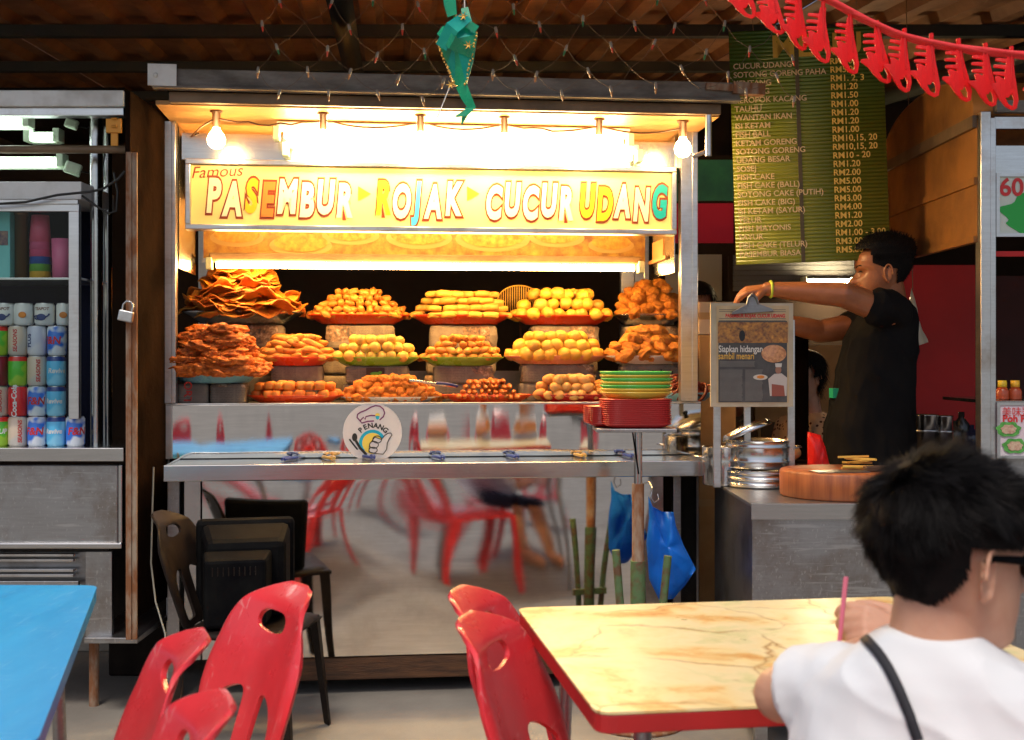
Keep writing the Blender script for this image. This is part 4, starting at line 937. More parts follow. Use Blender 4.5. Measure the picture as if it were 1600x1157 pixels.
# cans: body with printed lettering
def can_mat(nm, a, b, sc_=9, top=None):
    m, t, bs = nodes(nm); bs.inputs['Roughness'].default_value = .28; bs.inputs['Metallic'].default_value = 0
    v = coord(t); c = ramp(t, nz(t, v, sc_*2.2, 1), [(.46, a), (.54, b)])
    if top:
        sx = nn(t, 'SeparateXYZ'); t.links.new(v, sx.inputs[0]); c = mix(t, mth(t, 'GREATER_THAN', sx.outputs[2], .086), c, top)
    t.links.new(c, bs.inputs['Base Color']); return m
CM = dict(seas=can_mat('beige_can', (.72,.58,.44), (.60,.56,.50), 5), plus=can_mat('silver_blue_can', (.60,.63,.76), (.74,.74,.80), 6), fn=can_mat('blue_white_can', (.03,.18,.72), (.74,.80,.88), 9),
          lb=can_mat('light_blue_can', (.10,.52,.85), (.25,.66,.92), 7, (.02,.05,.25)), red=can_mat('red_can', (.80,.015,.02), (.72,.012,.015), 3), gr=can_mat('green_can', (.10,.55,.03), (.35,.62,.04), 8, (.75,.03,.02)),
          dr=can_mat('maroon_can', (.28,.01,.03), (.2,.01,.02), 4), milk=can_mat('milk_tin_label', (.80,.80,.75), (.72,.75,.75), 4, (.1,.3,.55)))
for q in CM.values(): q.node_tree.nodes['Principled BSDF'].inputs['Coat Weight'].default_value = .3
M['ink_red'] = mat('red_ink', (.62,.03,.03), .45); M['ink_w'] = mat('white_ink', (.8,.8,.8), .45); M['ink_navy'] = mat('navy_ink', (.03,.05,.18), .45); M['ink_brown'] = mat('brown_ink', (.22,.08,.04), .5)
def can(px, py0, kind, words, ink, lab, rad=.0325, h=.104, vert=False, size=.03, turn=0, d=.06):
    p = wp(px, py0, YL+d); c = thing('drink_can', lab, 'can', p, 0, 'cans stacked in the drinks cabinet')
    MB().lathe([(.8*rad,0),(rad*.86,.001),(rad,.009),(rad,h-.009),(rad*.86,h-.002)], 28).build('can_body', CM[kind], c)
    MB().lathe([(.001,h-.004),(rad*.78,h-.004),(rad*.80,h),(rad*.87,h),(rad*.87,h-.003)], 24).build('can_lid', M['alu'], c)
    if words:
        me = text(words, size, off=size*.03, shear=.15 if kind != 'plus' else 0)
        if vert:
            for v in me.vertices: v.co = (-v.co.y, v.co.x, 0)
        bm = bmesh.new(); bm.from_mesh(me); bmesh.ops.subdivide_edges(bm, edges=[e for e in bm.edges if e.calc_length() > .008], cuts=2); bm.to_mesh(me); bm.free()
        wrap(me, rad+.0006, turn, h*.5); link('lettering', me, M[ink], c)
    return c
rows = [
 (700, [(0,'gr','7UP','ink_w',False,.024,.5,'green can at the cabinet edge in the bottom row'), (28,'seas','SEASONS','ink_red',True,.019,.6,'beige can with red lettering in the bottom row'), (58,'fn','F&N','ink_red',False,.036,0,'blue and white can with red letters in the bottom row, third along'), (88,'lb','Revive','ink_w',False,.024,0,'light blue can in the bottom row'), (118,'fn','F&N','ink_red',False,.036,.5,'blue and white can at the right end of the bottom row')]),
 (654, [(-2,'seas','SEASONS','ink_red',True,.019,.5,'beige can cut by the picture edge, second row up'), (28,'red','Coca-Cola','ink_w',True,.026,0,'bright red can with white script in the second row up'), (58,'fn','F&N','ink_red',False,.036,.2,'blue and white can with red letters in the second row up'), (88,'lb','Revive','ink_w',False,.024,0,'light blue can in the second row up')]),
 (605, [(-2,'dr','','ink_w',False,.02,0,'maroon can cut by the picture edge'), (28,'gr','','ink_w',False,.02,0,'green can with red shoulder in the third row up'), (58,'seas','SEASONS','ink_red',True,.019,.5,'beige can with red lettering in the third row up'), (88,'lb','Revive','ink_w',False,.024,.4,'light blue can in the third row up')]),
 (557, [(-2,'gr','','ink_w',False,.02,0,'green can cut by the picture edge in the fourth row up'), (28,'seas','SEASONS','ink_red',True,.019,.1,'beige can with red lettering in the fourth row up'), (58,'plus','PLUS','ink_navy',True,.022,-.5,'silver can with dark letters in the fourth row up'), (89,'fn','F&N','ink_red',False,.036,-.3,'blue and white can with red letters in the fourth row up')]),
]
z0 = Z(700,-.03)
for r_, (py, cs) in enumerate(rows):
    for (px, kd, wd, ink, vt, sz, tn, lb) in cs:
        c = can(px, py, kd, wd, ink, lb, vert=vt, size=sz, turn=tn); c.location.z = z0 + r_*.1055
for px, rr, wd, lb in ((8,.033,'TEAPOT','milk tin with a teapot print at the picture edge'), (37,.033,'','milk tin with an orange print beside the teapot tin'), (70,.034,'TEAPOT','milk tin with a dark teapot print in the top row of cans'), (99,.024,'','narrow milk tin at the end of the top row of cans')):
    c = can(px, 508, 'milk', wd, 'ink_brown', lb, rad=rr, h=.078, size=.014, turn=0); c.location.z = z0 + 4*.1055
    if wd:
        bl_ = MB().ell((0,-rr-.0002,.028), (.017,.0015,.012), 14, 8).tube([(.014,-rr+.002,.028),(.022,-rr+.004,.033),(.026,-rr+.007,.040)], .0028, 6).tube([(-.015,-rr+.001,.034),(-.023,-rr+.004,.032),(-.021,-rr+.003,.022),(-.014,-rr+.001,.020)], .002, 6); bl_.build('teapot_print', M['ink_navy'], c)
        for ch in c.children:
            if ch.name.startswith('lettering'): ch.location.z = .018
    else: MB().ell((.008,-rr+.0002,.036), (.014,.0016,.011), 14, 8).build('food_print', M['f_orange'], c)
# things on the upper shelf
zs = Z(434,.03) + .001
def cup(px, d, r0, r1, h, m, lab, n=1):
    for j in range(n):
        o = MB().lathe([(.001,0),(r0,0),(r1,h),(r1*.95,h),(r0*.92,.004),(.001,.004)], 24).build('plastic_cup', m, None, (X(px, d), YL+d, zs + j*h*.52)); tag(o, lab % (['bottom', 'lower', 'middle', 'upper', 'topmost'][min(j, 4)] if n > 1 else ''), 'cup', 'cups in the drinks cabinet')
pk_ = mat('pink_plastic', (.72,.16,.30), .35); 
for j, cc in enumerate(((.75,.42,.04), (.15,.42,.06), (.03,.10,.38), (.70,.10,.22), (.70,.13,.26), (.72,.12,.2))):
    h = .095; o = MB().lathe([(.001,0),(.030,0),(.037,h),(.035,h),(.028,.004),(.001,.004)], 24).build('plastic_cup', mat('cup_plastic', cc, .35), None, (X(63,.12), YL+.12, zs + h + .0 + j*.026), rot=(R(180), 0, 0))
    tag(o, '%s plastic cup, %s in the upside-down cup pile on the cabinet shelf' % (['yellow', 'green', 'blue', 'pink', 'pink', 'pink'][j], ['lowest', 'second lowest', 'third', 'fourth', 'fifth', 'topmost'][j]), 'cup', 'cups in the drinks cabinet')
tag(MB().lathe([(.001,0),(.030,0),(.034,.14),(.032,.14),(.028,.004),(.001,.004)], 24).build('pink_tumbler', pk_, None, (X(96,.1), YL+.1, zs)), 'tall pink tumbler beside the cup pile in the cabinet', 'cup')
tag(MB().lathe([(.001,0),(.022,0),(.022,.225),(.024,.225),(.024,.24),(.001,.24)], 24).build('straw_canister', mat('brown_tin', (.25,.13,.06), .35, .6), None, (X(33,.12), YL+.12, zs)), 'brown metal canister beside the turquoise box', 'canister')
tb_ = thing('turquoise_box', 'turquoise box with a small portrait photo on the cabinet shelf', 'box', (X(-12,.1), YL+.1, zs))
MB().box(-.07,.075,-.03,.09,0,.235).build('box_body', mat('turquoise_card', (.16,.55,.52), .5, 0, (.22,.62,.58), 8), tb_, bevel=.003)
MB().box(.028,.068,-.0325,-.0305,.115,.165).build('portrait_photo', mat('small_photo', (.10,.06,.10), .4, 0, (.35,.2,.14), 50), tb_)
tag(MB().lathe([(.001,0),(.020,0),(.020,.09),(.008,.12),(.008,.145),(.001,.145)], 18).build('oil_bottle', mat('yellow_oil_bottle', (.30,.26,.06), .2), None, (X(160,.35), YL+.38, Z(700,-.03))), 'small yellowish bottle behind the steel pipes on the counter', 'bottle')
# ================================================================ prep counter with its things
YC = 3.90
pc = thing('prep_counter', 'stainless steel preparation counter beside the food cart', 'counter', (.77, YC, 0))
x0, x1 = wp(1176,0,YC).x, 1.62
zt = wp(0, 787, YC).z
wpart(MB().box(x0-.006, x1, YC-.006, YC+.74, zt-.012, zt), 'counter_top', M['steel_dull'], pc, bevel=.002)
wpart(MB().box(x0-.006, x1, YC-.010, YC-.0065, zt-.050, zt-.001), 'top_edge', M['steel'], pc)
wpart(MB().box(x0, x1, YC+.004, YC+.012, .12, zt-.0125), 'front_panel', M['steel_dull'], pc)
wpart(MB().box(x0, x0+.008, YC+.013, YC+.73, .12, zt-.0125), 'side_panel', M['steel_dark'], pc)
for y in (YC+.03, YC+.70):
    for x in (x0+.03, x1-.03): wpart(MB().box(x-.02, x+.02, y-.02, y+.02, 0, .12), 'leg', M['steel_dull'], pc)
cb = wp(1312, 800, 4.13)
blk = MB().lathe([(.001,0),(.195,0),(.2,.006),(.2,.082),(.195,.088),(.001,.088)], 56)
m_, t_, b_ = nodes('chopping_block_wood'); v_ = coord(t_, (30,30,2)); t_.links.new(ramp(t_, nz(t_, v_, 1.2, 6), [(.3, (.20,.045,.012)), (.7, (.42,.12,.028))]), b_.inputs['Base Color']); b_.inputs['Roughness'].default_value = .5
tag(blk.build('chopping_block', m_, None, (cb.x, 4.13, zt+.001)), 'thick round wooden chopping block on the steel counter', 'chopping block')
kb = zt + .090
kn = thing('cleaver', 'cleaver lying flat on the chopping block', 'cleaver', (cb.x-.02, 4.03, kb), rz=R(10))
MB().box(-.10,.08,-.045,.04,0,.003).build('blade', M['steel_dark'], kn); MB().box(.08,.19,-.018,.012,0,.018).build('handle', M['wood_base'], kn, bevel=.004)
for j in range(7):
    tag(MB().box(-.05,.05,-.006,.006,-.003,.003).build('cut_strip', M['f_tofu'], None, (cb.x+.06+rnd.uniform(-.03,.03), 4.10+rnd.uniform(-.03,.05), kb+.008+j*.0062), rot=(0, rnd.uniform(-.06,.06), rnd.uniform(-.5,.5))), 'pale cut food strip on the chopping block', 'food strip', 'cut strips on the chopping block')
pot = wp(1190, 772, 4.42)
zp = zt + .002
def vessel(loc, r, h, lab, name='steamer_pot', bands=3):
    v = thing(name, lab, 'pot', loc)
    prof = [(.001,0),(r*.97,0),(r,.006)]
    for j in range(bands): prof += [(r, h*(j+.45)/bands), (r*1.03, h*(j+.55)/bands), (r, h*(j+.65)/bands)]
    prof += [(r, h*.97), (r*1.05, h), (r*1.02, h), (r*.96, h*.95), (r*.95, .008), (.001,.008)]
    MB().lathe(prof, 40).build('pot_body', M['steel'], v)
    for s in (-1, 1): MB().tube([(s*r, -.03, h*.72), (s*(r+.03), -.022, h*.75), (s*(r+.03), .022, h*.75), (s*r, .03, h*.72)], .004, 6).build('pot_handle', M['steel'], v)
    return v
vessel((pot.x, 4.45, zp), .135, .062, 'wide low steamer pan under the other one behind the clipboard stand')
vessel((pot.x-.004, 4.45, zp+.063), .120, .105, 'tall steel steamer pot standing on the wide pan', bands=2)
vessel((wp(1128,0,4.5).x, 4.48, zp), .075, .14, 'narrow steel pot between the cart and steamer', bands=1)
ld = thing('pot_lid', 'tilted steel lid resting on the steamer pot', 'lid', (pot.x-.045, 4.45, zp+.19), rot=(R(-8), R(-22), 0))
MB().lathe([(.095,0),(.098,.004),(.085,.024),(.02,.034),(.001,.035)], 32).build('lid_dome', M['steel'], ld); MB().lathe([(.001,.036),(.008,.036),(.014,.05),(.001,.056)], 12).build('knob', M['black'], ld)
tag(MB().ell((0,0,0), (.06,.05,.035), 20, 12).build('dough_heap', mat('yellow_dough', (.62,.42,.14), .7, 0, (.5,.3,.1), 20, bs=30), None, (wp(1225,0,4.75).x, 4.72, zt+.10)), 'pale yellow heap of food behind the steamer pot', 'food')
tag(MB().box(-.12,.12,-.10,.10,0,.06).build('crate', M['rust_dark'], None, (wp(1225,0,4.75).x, 4.75, zt+.003)), 'dark box behind the steamer carrying the yellow food', 'box')
# ---------------------------------------------------------------- clipboard on a steel stand
YK = 4.36
kz = lambda py: wp(0, py, YK).z
kx = lambda px: wp(px, 0, YK).x - wp(1176, 0, YK).x
cl = thing('clipboard_stand', 'steel stand holding a newspaper page under a bulldog clip', 'display stand', (wp(1176,0,YK).x, YK, 0), rz=R(2))
for a, b in ((1116,1127), (1166,1176), (1233,1244)):
    MB().box(kx(a), kx(b), .012 if a != 1166 else .03, .024 if a != 1166 else .042, zt+.002, kz(500 if a > 1200 else 620)).build('upright', M['alu'], cl, bevel=.001)
bd = MB().box(kx(1110), kx(1240), .0, .011, kz(636), kz(474)).build('backing_board', mat('aged_cream_board', (.55,.46,.32), .6, 0, (.40,.32,.22), 8), cl)
pgm = mat('dark_newsprint', (.055,.05,.048), .6, 0, (.085,.08,.075), 20)
MB().box(kx(1119), kx(1233), -.0015, -.0002, kz(630), kz(478)).build('page_paper', mat('yellowed_paper', (.58,.44,.26), .7, 0, (.48,.34,.18), 9), cl)
MB().box(kx(1122), kx(1230), -.0027, -.0017, kz(629), kz(502)).build('page_print', pgm, cl)
MB().box(kx(1121), kx(1231), -.0037, -.0028, kz(536), kz(504)).build('page_photo', photo_mat('stall_photo', 55, ((.75,.36,.06),(.50,.18,.03),(.10,.04,.03),(.30,.12,.04))), cl)
pp = MB()
e = [(kx(1209)+.045*math.cos(2*math.pi*j/24), kz(553)+.032*math.sin(2*math.pi*j/24)) for j in range(24)]
MB().prism(e, -.0047, -.0038).build('dish_photo', photo_mat('dish_photo', 70, ((.80,.42,.16),(.62,.28,.12),(.35,.12,.05),(.7,.35,.2))), cl)
MB().prism([(kx(1159)+.011*math.cos(2*math.pi*j/16), kz(525)+.020*math.sin(2*math.pi*j/16)) for j in range(16)], -.0047, -.0039).build('figure_photo', M['print_black'], cl)
letters('Siapkan hidangan', .034, mat('pale_print', (.75,.70,.62), .6), cl, kx(1157), -.0032, kz(546), fitw=.158, off=.0004)
letters('sambil menari', .034, mat('orange_print', (.75,.42,.06), .6), cl, kx(1150), -.0032, kz(557), fitw=.128, off=.0004)
letters('PASEMBUR ROJAK CUCUR UDANG', .018, M['ink_red'], cl, kx(1180), -.0024, kz(494), fitw=.215, off=.0008)
tx = MB()
for c0, c1, y0, y1 in ((1124, 1160, 578, 627), (1164, 1192, 578, 627), (1124, 1180, 565, 573)):
    py = y0
    while py < y1: tx.box(kx(c0), kx(c1)-.004*rnd.random(), -.0033, -.0028, kz(py+.85), kz(py)); py += 1.75
tx.build('text_lines', mat('grey_print', (.20,.18,.16), .7), cl)
tx = MB()
for py in (484, 487, 498, 501): tx.box(kx(1123), kx(1228), -.0022, -.0016, kz(py+.7), kz(py))
tx.build('small_print', pgm, cl)
cx_, cz_ = kx(1216), kz(595)
MB().prism([(cx_-.03,cz_-.055),(cx_+.03,cz_-.055),(cx_+.032,cz_+.01),(cx_+.012,cz_+.026),(cx_-.014,cz_+.024),(cx_-.036,cz_+.006)], -.0038,-.0028).build('shirt_photo', mat('white_shirt_print', (.55,.48,.42), .6), cl)
MB().prism([(cx_-.024,cz_-.056),(cx_+.024,cz_-.056),(cx_+.02,cz_-.018),(cx_-.024,cz_-.012)], -.0045,-.0039).build('apron_photo', mat('brown_apron_print', (.30,.08,.05), .6), cl)
MB().prism([(cx_+.011*math.cos(2*math.pi*j/14), cz_+.038+.014*math.sin(2*math.pi*j/14)) for j in range(14)], -.0045,-.0039).build('face_photo', mat('face_print', (.34,.16,.10), .6), cl)
MB().prism([(cx_-.01,cz_+.048),(cx_+.011,cz_+.048),(cx_+.013,cz_+.062),(cx_-.012,cz_+.062)], -.0052,-.0046).build('cap_photo', mat('cap_print', (.6,.55,.48), .6), cl)
MB().prism([(cx_-.065+.026*math.cos(2*math.pi*j/18), cz_+.012+.010*math.sin(2*math.pi*j/18)) for j in range(18)], -.0052,-.0046).build('plate_photo', mat('plate_print', (.62,.55,.45), .6), cl)
MB().prism([(cx_-.064+.014*math.cos(2*math.pi*j/18), cz_+.013+.006*math.sin(2*math.pi*j/18)) for j in range(18)], -.0058,-.0053).build('food_photo', M['f_orange'], cl)
cp = MB().prism([(kx(1141), kz(492)), (kx(1208), kz(487)), (kx(1205), kz(483)), (kx(1186), kz(476)), (kx(1163), kz(477)), (kx(1143), kz(488))], -.016, -.0055)
cp.tube([(kx(1166),-.012,kz(478)),(kx(1168),-.015,kz(466)),(kx(1174),-.015,kz(460)),(kx(1180),-.015,kz(466)),(kx(1184),-.012,kz(477))], .005, 8).prism([(kx(1167),kz(478)),(kx(1183),kz(477)),(kx(1179),kz(464)),(kx(1170),kz(464))], -.014, -.011)
cp.build('bulldog_clip', M['steel_dark'], cl, bevel=.0015)
# ================================================================ menu board
YM = 4.75; mc = wp(1264, 228, YM)
menu = thing('menu_board', 'green ribbed menu board with yellowish item names and prices', 'menu board', mc, rot=(0, R(-1.9), R(-3)))
W2, H2 = .297, .455
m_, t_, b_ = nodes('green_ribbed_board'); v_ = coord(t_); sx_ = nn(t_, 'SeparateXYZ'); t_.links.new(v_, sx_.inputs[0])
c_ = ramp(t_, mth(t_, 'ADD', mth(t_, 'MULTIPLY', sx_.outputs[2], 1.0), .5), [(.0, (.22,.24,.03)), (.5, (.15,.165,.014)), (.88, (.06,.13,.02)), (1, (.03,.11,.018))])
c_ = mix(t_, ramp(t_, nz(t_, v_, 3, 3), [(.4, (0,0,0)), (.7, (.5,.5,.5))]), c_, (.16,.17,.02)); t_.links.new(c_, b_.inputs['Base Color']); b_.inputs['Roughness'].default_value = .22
rb = MB(); nr = 62
vs = []
for k in range(nr*4+1):
    z = -H2 + 2*H2*k/(nr*4); y = .0025*math.sin(k*math.pi/2)
    vs += [(-W2, y, z), (W2, y, z)]
rb.add(vs, [(2*k, 2*k+1, 2*k+3, 2*k+2) for k in range(nr*4)], True)
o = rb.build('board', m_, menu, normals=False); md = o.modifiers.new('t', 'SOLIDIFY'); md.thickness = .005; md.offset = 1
MB().box(-.045,-.030,-.0075,-.0035,-H2,.40).build('centre_strip', mat('brown_tape', (.07,.05,.015), .5), menu)
mi = mat('pale_lettering', (.62,.46,.24), .5); mp_ = mat('yellow_lettering', (.80,.50,.07), .5); mt = mat('menu_title_gold', (.50,.30,.03), .4)
letters('MENU', .12, mt, menu, .04, -.0115, .385, off=.003, space=1.1)
items = ['CUCUR UDANG','SOTONG GORENG PAHA','KENTANG','BAWANG','KEROPOK KACANG','TAUHU','WANTAN IKAN','ISI KETAM','FISH BALL','KETAM GORENG','SOTONG GORENG','UDANG BESAR','SOSEJ','FISH CAKE','FISH CAKE (BALL)','SOTONG CAKE (PUTIH)','FISH CAKE (BIG)','ISI KETAM (SAYUR)','TELUR','FISH MAYONIS','SAYUR','FISH CAKE (TELUR)','PASEMBUR BIASA']
prices = ['RM6.00','RM5.00','RM1. 2, 3','RM1.20','RM1.50','RM1.00','RM1.20','RM1.20','RM1.00','RM10,15, 20','RM10,15, 20','RM10 - 20','RM1.20','RM2.00','RM5.00','RM5.00','RM3.00','RM4.00','RM1.20','RM2.00','RM1.00 - 3.00','RM3.00','RM5.00']
for k, (a, b) in enumerate(zip(items, prices)):
    z = .318 - k*.0334
    letters(a, .031, mi, menu, -W2+.012, -.0115, z, name='menu_line', align='LEFT', off=.0005)
    letters(b, .034, mp_, menu, .088, -.0115, z+.004, name='price_line', align='LEFT', off=.0007)
MB().tube([(-.2,0,H2),(-.22,.03,H2+.6)], .0015, 5).tube([(.2,0,H2),(.22,.03,H2+.6)], .0015, 5).build('hanging_wire', M['wire'], menu)
# rusty tray edge and bracket pipe at the canopy corner
a = wp(1110, 137, 4.44)
tag(MB().box(-.02,.20,-.02,.02,-.012,.012).box(.08,.20,-.022,.022,-.02,.022).build('rusty_bracket', M['rust'], None, (a.x, 4.44, a.z), rot=(0, R(2), R(6))), 'flaking rusty bracket sticking out at the canopy corner before the menu', 'bracket')
a = wp(1105, 180, 4.5)
tag(MB().tube([(0,0,.04),(0,0,-.11)], .012, 12).tube([(0,0,-.09),(-.055,.02,-.11)], .008, 8).build('hanging_pipe', M['alu'], None, (a.x, 4.47, ZC-.04)), 'short steel pipe hanging from the canopy beside the glowing bulb', 'pipe')
# ================================================================ neighbouring stall
XR, YN, YF = 1.614, 4.22, 5.25
rs = thing('rusty_stall', 'brown stained metal stall with an arched hood behind the man', 'stall', (XR, YN, 0))
M['hood'] = mat('stained_orange_brown_metal', (.40,.17,.04), .5, .35, (.16,.065,.02), 4, .36, .68, .25, 20, .25)
zb, ztp = 1.66, wp(0, 186, YN).z
wpart(MB().box(XR, XR+.012, YN, YF, zb, ztp), 'side_sheet', M['hood'], rs)
wpart(MB().box(XR-.016, XR-.001, YN, YF, ztp-.03, ztp+.012), 'side_beam', M['bronze'], rs)
wpart(MB().box(XR-.010, XR-.001, YN, YF, 1.86, 1.885), 'side_rib', M['hood'], rs)
wpart(MB().box(XR-.012, XR-.001, YN, YF, zb, zb+.02), 'bottom_rib', M['hood'], rs)
vs = []; n = 18
for j in range(n+1):
    a = math.pi*j/n; y = (YN+YF)/2 - (YF-YN)/2*math.cos(a); z = ztp + .012 + .19*math.sin(a)**.8
    vs += [(XR-.012, y, z), (XR+1.2, y, z)]
o = wpart(MB().add(vs, [(2*j, 2*j+1, 2*j+3, 2*j+2) for j in range(n)], True), 'arched_hood', M['hood'], rs, normals=False); md = o.modifiers.new('t', 'SOLIDIFY'); md.thickness = .004
wpart(MB().add([(XR-.004, v[1], v[2]) for v in vs[::2]] + [(XR-.004, v[1], ztp+.010) for v in vs[::2]], [(j, j+1, n+2+j, n+1+j) for j in range(n)]), 'hood_end', M['hood'], rs, normals=False)
p0, p1 = wp(1531,0,YN-.02).x, wp(1556,0,YN-.02).x
wpart(MB().box(p0, p0+(p1-p0)*.62, YN-.03, YN+.02, 0, ztp+.02).box(p0+(p1-p0)*.66, p1, YN-.022, YN+.02, 0, ztp), 'post', M['alu'], rs, bevel=.002)
wpart(MB().box(p1, p1+.9, YN-.03, YN+.01, wp(0,178,YN).z, wp(0,160,YN).z), 'front_fascia', M['fascia_grey'], rs)
wpart(MB().box(p1, p1+.9, YN-.01, YN+.01, wp(0,202,YN).z, wp(0,184,YN).z), 'front_rail', M['alu'], rs)
wpart(MB().box(p1, p1+.9, YN+.0, YN+.01, wp(0,272,YN).z, wp(0,228,YN).z), 'header_panel', M['steel'], rs)
sg = wpart(MB().box(p1+.006, p1+.6, YN-.012, YN-.001, wp(0,368,YN).z, wp(0,274,YN).z), 'number_sign', mat('pale_sign_face', (.62,.68,.60), .4), rs)
wpart(MB().frame(p1+.002, p1+.604, wp(0,371,YN).z, wp(0,272,YN).z, .012, YN-.02, YN-.0125), 'sign_frame', M['alu'], rs)
o = letters('60', .085, M['ink_red'], rs, 0, 0, 0, off=.002, align='LEFT'); o.location = (p1+.014-XR, -.0145, wp(0,295,YN).z)
e = [(p1+.10+.075*(1+.25*math.sin(5*q))*math.cos(q), wp(0,335,YN).z+.06*(1+.2*math.cos(4*q))*math.sin(q)) for q in [2*math.pi*j/40 for j in range(40)]]
wpart(MB().prism(e, YN-.0145, YN-.0125), 'leaf_print', mat('green_leaf_print', (.02,.40,.06), .5), rs)
wpart(MB().box(p1+.0, p1+.9, YN+.02, YN+.04, wp(0,400,YN).z, wp(0,392,YN).z), 'red_rail', M['dark_red_wall'], rs)
zq0, zq1 = wp(0,712,YN).z, wp(0,632,YN).z
po = wpart(MB().box(p1+.004, p1+.7, YN-.03, YN-.015, zq0, zq1), 'dish_poster', mat('pink_white_poster', (.66,.50,.56), .4, 0, (.62,.60,.60), 5), rs)
wpart(MB().frame(p1+.0, p1+.704, zq0-.008, zq1+.008, .010, YN-.034, YN-.0305), 'poster_frame', M['alu'], rs)
o = letters('美味薄饼', .034, M['ink_red'], rs, 0, 0, 0, align='LEFT'); o.location = (p1+.016-XR, -.0325, wp(0,644,YN).z)
o = letters('Poh Piah', .034, M['ink_red'], rs, 0, 0, 0, align='LEFT', off=.0012); o.location = (p1+.018-XR, -.0325, wp(0,654,YN).z)
for (px, py) in ((1575, 671), (1585, 697)):
    c_ = wp(px, py, YN-.03)
    for nm, rr, yy, mm in (('greens_print', .042, -.0345, mat('green_dish_print', (.06,.26,.04), .5, 0, (.12,.4,.08), 60)), ('filling_print', .026, -.0365, mat('filling_print', (.45,.22,.16), .5, 0, (.6,.45,.3), 90))):
        wpart(MB().prism([(c_.x+rr*(1+.1*math.sin(7*q))*math.cos(q), c_.z+rr*.62*(1+.1*math.cos(6*q))*math.sin(q)) for q in [2*math.pi*j/30 for j in range(30)]], YN+yy, YN+yy+.0015), nm, mm, rs)
wpart(MB().box(p1, p1+.9, YN-.012, YN+.5, zq1+.0, zq1+.012), 'counter', M['steel'], rs)
wpart(MB().box(p0+.0, p1+.9, YN+.03, YN+.04, .1, zq0), 'base_panel', M['steel_dull'], rs)
for px, cc, lb in ((1566, (.75,.50,.03), 'small sauce bottle with a yellow cap nearest the stall post'), (1586, (.78,.42,.03), 'sauce bottle with an orange-yellow cap above the dish poster')):
    b = thing('sauce_bottle', lb, 'bottle', (wp(px,0,YN+.1).x, YN+.1, zq1+.013), 0, 'sauce bottles'); 
    MB().lathe([(.001,0),(.022,0),(.023,.004),(.023,.03),(.015,.045),(.001,.045)], 20).build('bottle_body', mat('red_sauce', (.35,.06,.02), .2), b); MB().lathe([(.001,.045),(.016,.045),(.015,.068),(.001,.068)], 18).build('cap', mat('yellow_cap', cc, .35), b)
tag(MB().box(wp(1395,0,6.4).x, wp(1524,0,6.4).x, 6.4, 6.44, 0, 1.75).build('red_board', M['dark_red_wall']), 'tall red painted board behind the man', 'board')
tag(MB().box(wp(1525,0,6.3).x, wp(1525,0,6.3).x+1.6, 6.5, 6.54, 0, 1.7).build('maroon_board', mat('maroon_board', (.05,.004,.004), .7, 0, (.03,.003,.003), 4)), 'dark maroon board beside the red one', 'board')
rsh = tag(MB().box(wp(1440,0,5.6).x, 2.9, 5.5, 5.75, .80, .83).box(wp(1440,0,5.6).x+.02, 2.88, 5.52, 5.73, 0, .8).build('red_bench', M['dark_red_wall'], bevel=.003), 'low red work bench behind the man carrying pots', 'bench')
for px, r_, h_, Y_, lb in ((1445, .055, .17, 5.15, 'shiny steel canister by the man back'), (1472, .045, .165, 5.15, 'slim steel canister beside the other one')):
    c_ = thing('steel_canister', lb, 'canister', (wp(px,0,Y_).x, Y_, wp(0,712,Y_).z), 0, 'steel canisters behind the man')
    MB().lathe([(.001,0),(r_,0),(r_,h_),(r_*1.04,h_+.004),(r_*.96,h_),(r_*.95,.01),(.001,.01)], 28).build('canister_body', M['steel'], c_)
    MB().lathe([(r_*1.005,h_*.6),(r_*1.03,h_*.62),(r_*1.005,h_*.64)], 28).build('band', M['alu'], c_)
zl = wp(0,712,5.15).z
tag(MB().box(wp(1425,0,5.15).x, 2.2, 5.0, 5.32, zl-.03, zl-.001).box(wp(1430,0,5.15).x, wp(1430,0,5.15).x+.04, 5.02, 5.06, 0, zl-.03).box(2.15, 2.19, 5.02, 5.06, 0, zl-.03).build('side_table', M['steel_dark']), 'dark steel side table carrying the canisters behind the man', 'table')
for i, (px, r_, h_) in enumerate(((1490,.04,.14), (1502,.035,.18), (1515,.05,.12))):
    tag(MB().lathe([(.001,0),(r_,0),(r_,h_*.7),(r_*.4,h_*.85),(r_*.4,h_),(.001,h_)], 18).build('dark_bottle', mat('dark_bottle', [(.05,.04,.03),(.02,.02,.02),(.015,.02,.05)][i], .12), None, (wp(px,0,5.62).x, 5.62, .831)), ['pale dark bottle on the red bench', 'tall black bottle on the red bench', 'squat bluish bottle on the red bench'][i], 'bottle', 'bottles on the red bench')
# hanging clear bag by the man's neck
bl = wp(1437, 500, 5.3)
bag('clear_bag', P_([(1424,450),(1430,470),(1436,500),(1442,520),(1450,535),(1436,540),(1428,535),(1427,505),(1420,480)], 5.3, bl), bl, M['clear_bag'], 'twisted clear plastic bag hanging behind the man shoulder', .02, .02, 8)
tag(MB().tube([(bl.x-.03, 5.3, bl.z+.13), (bl.x-.06, 5.3, 2.9)], .002, 5).build('bag_string', M['wire']), 'thin string holding up the clear bag', 'string')
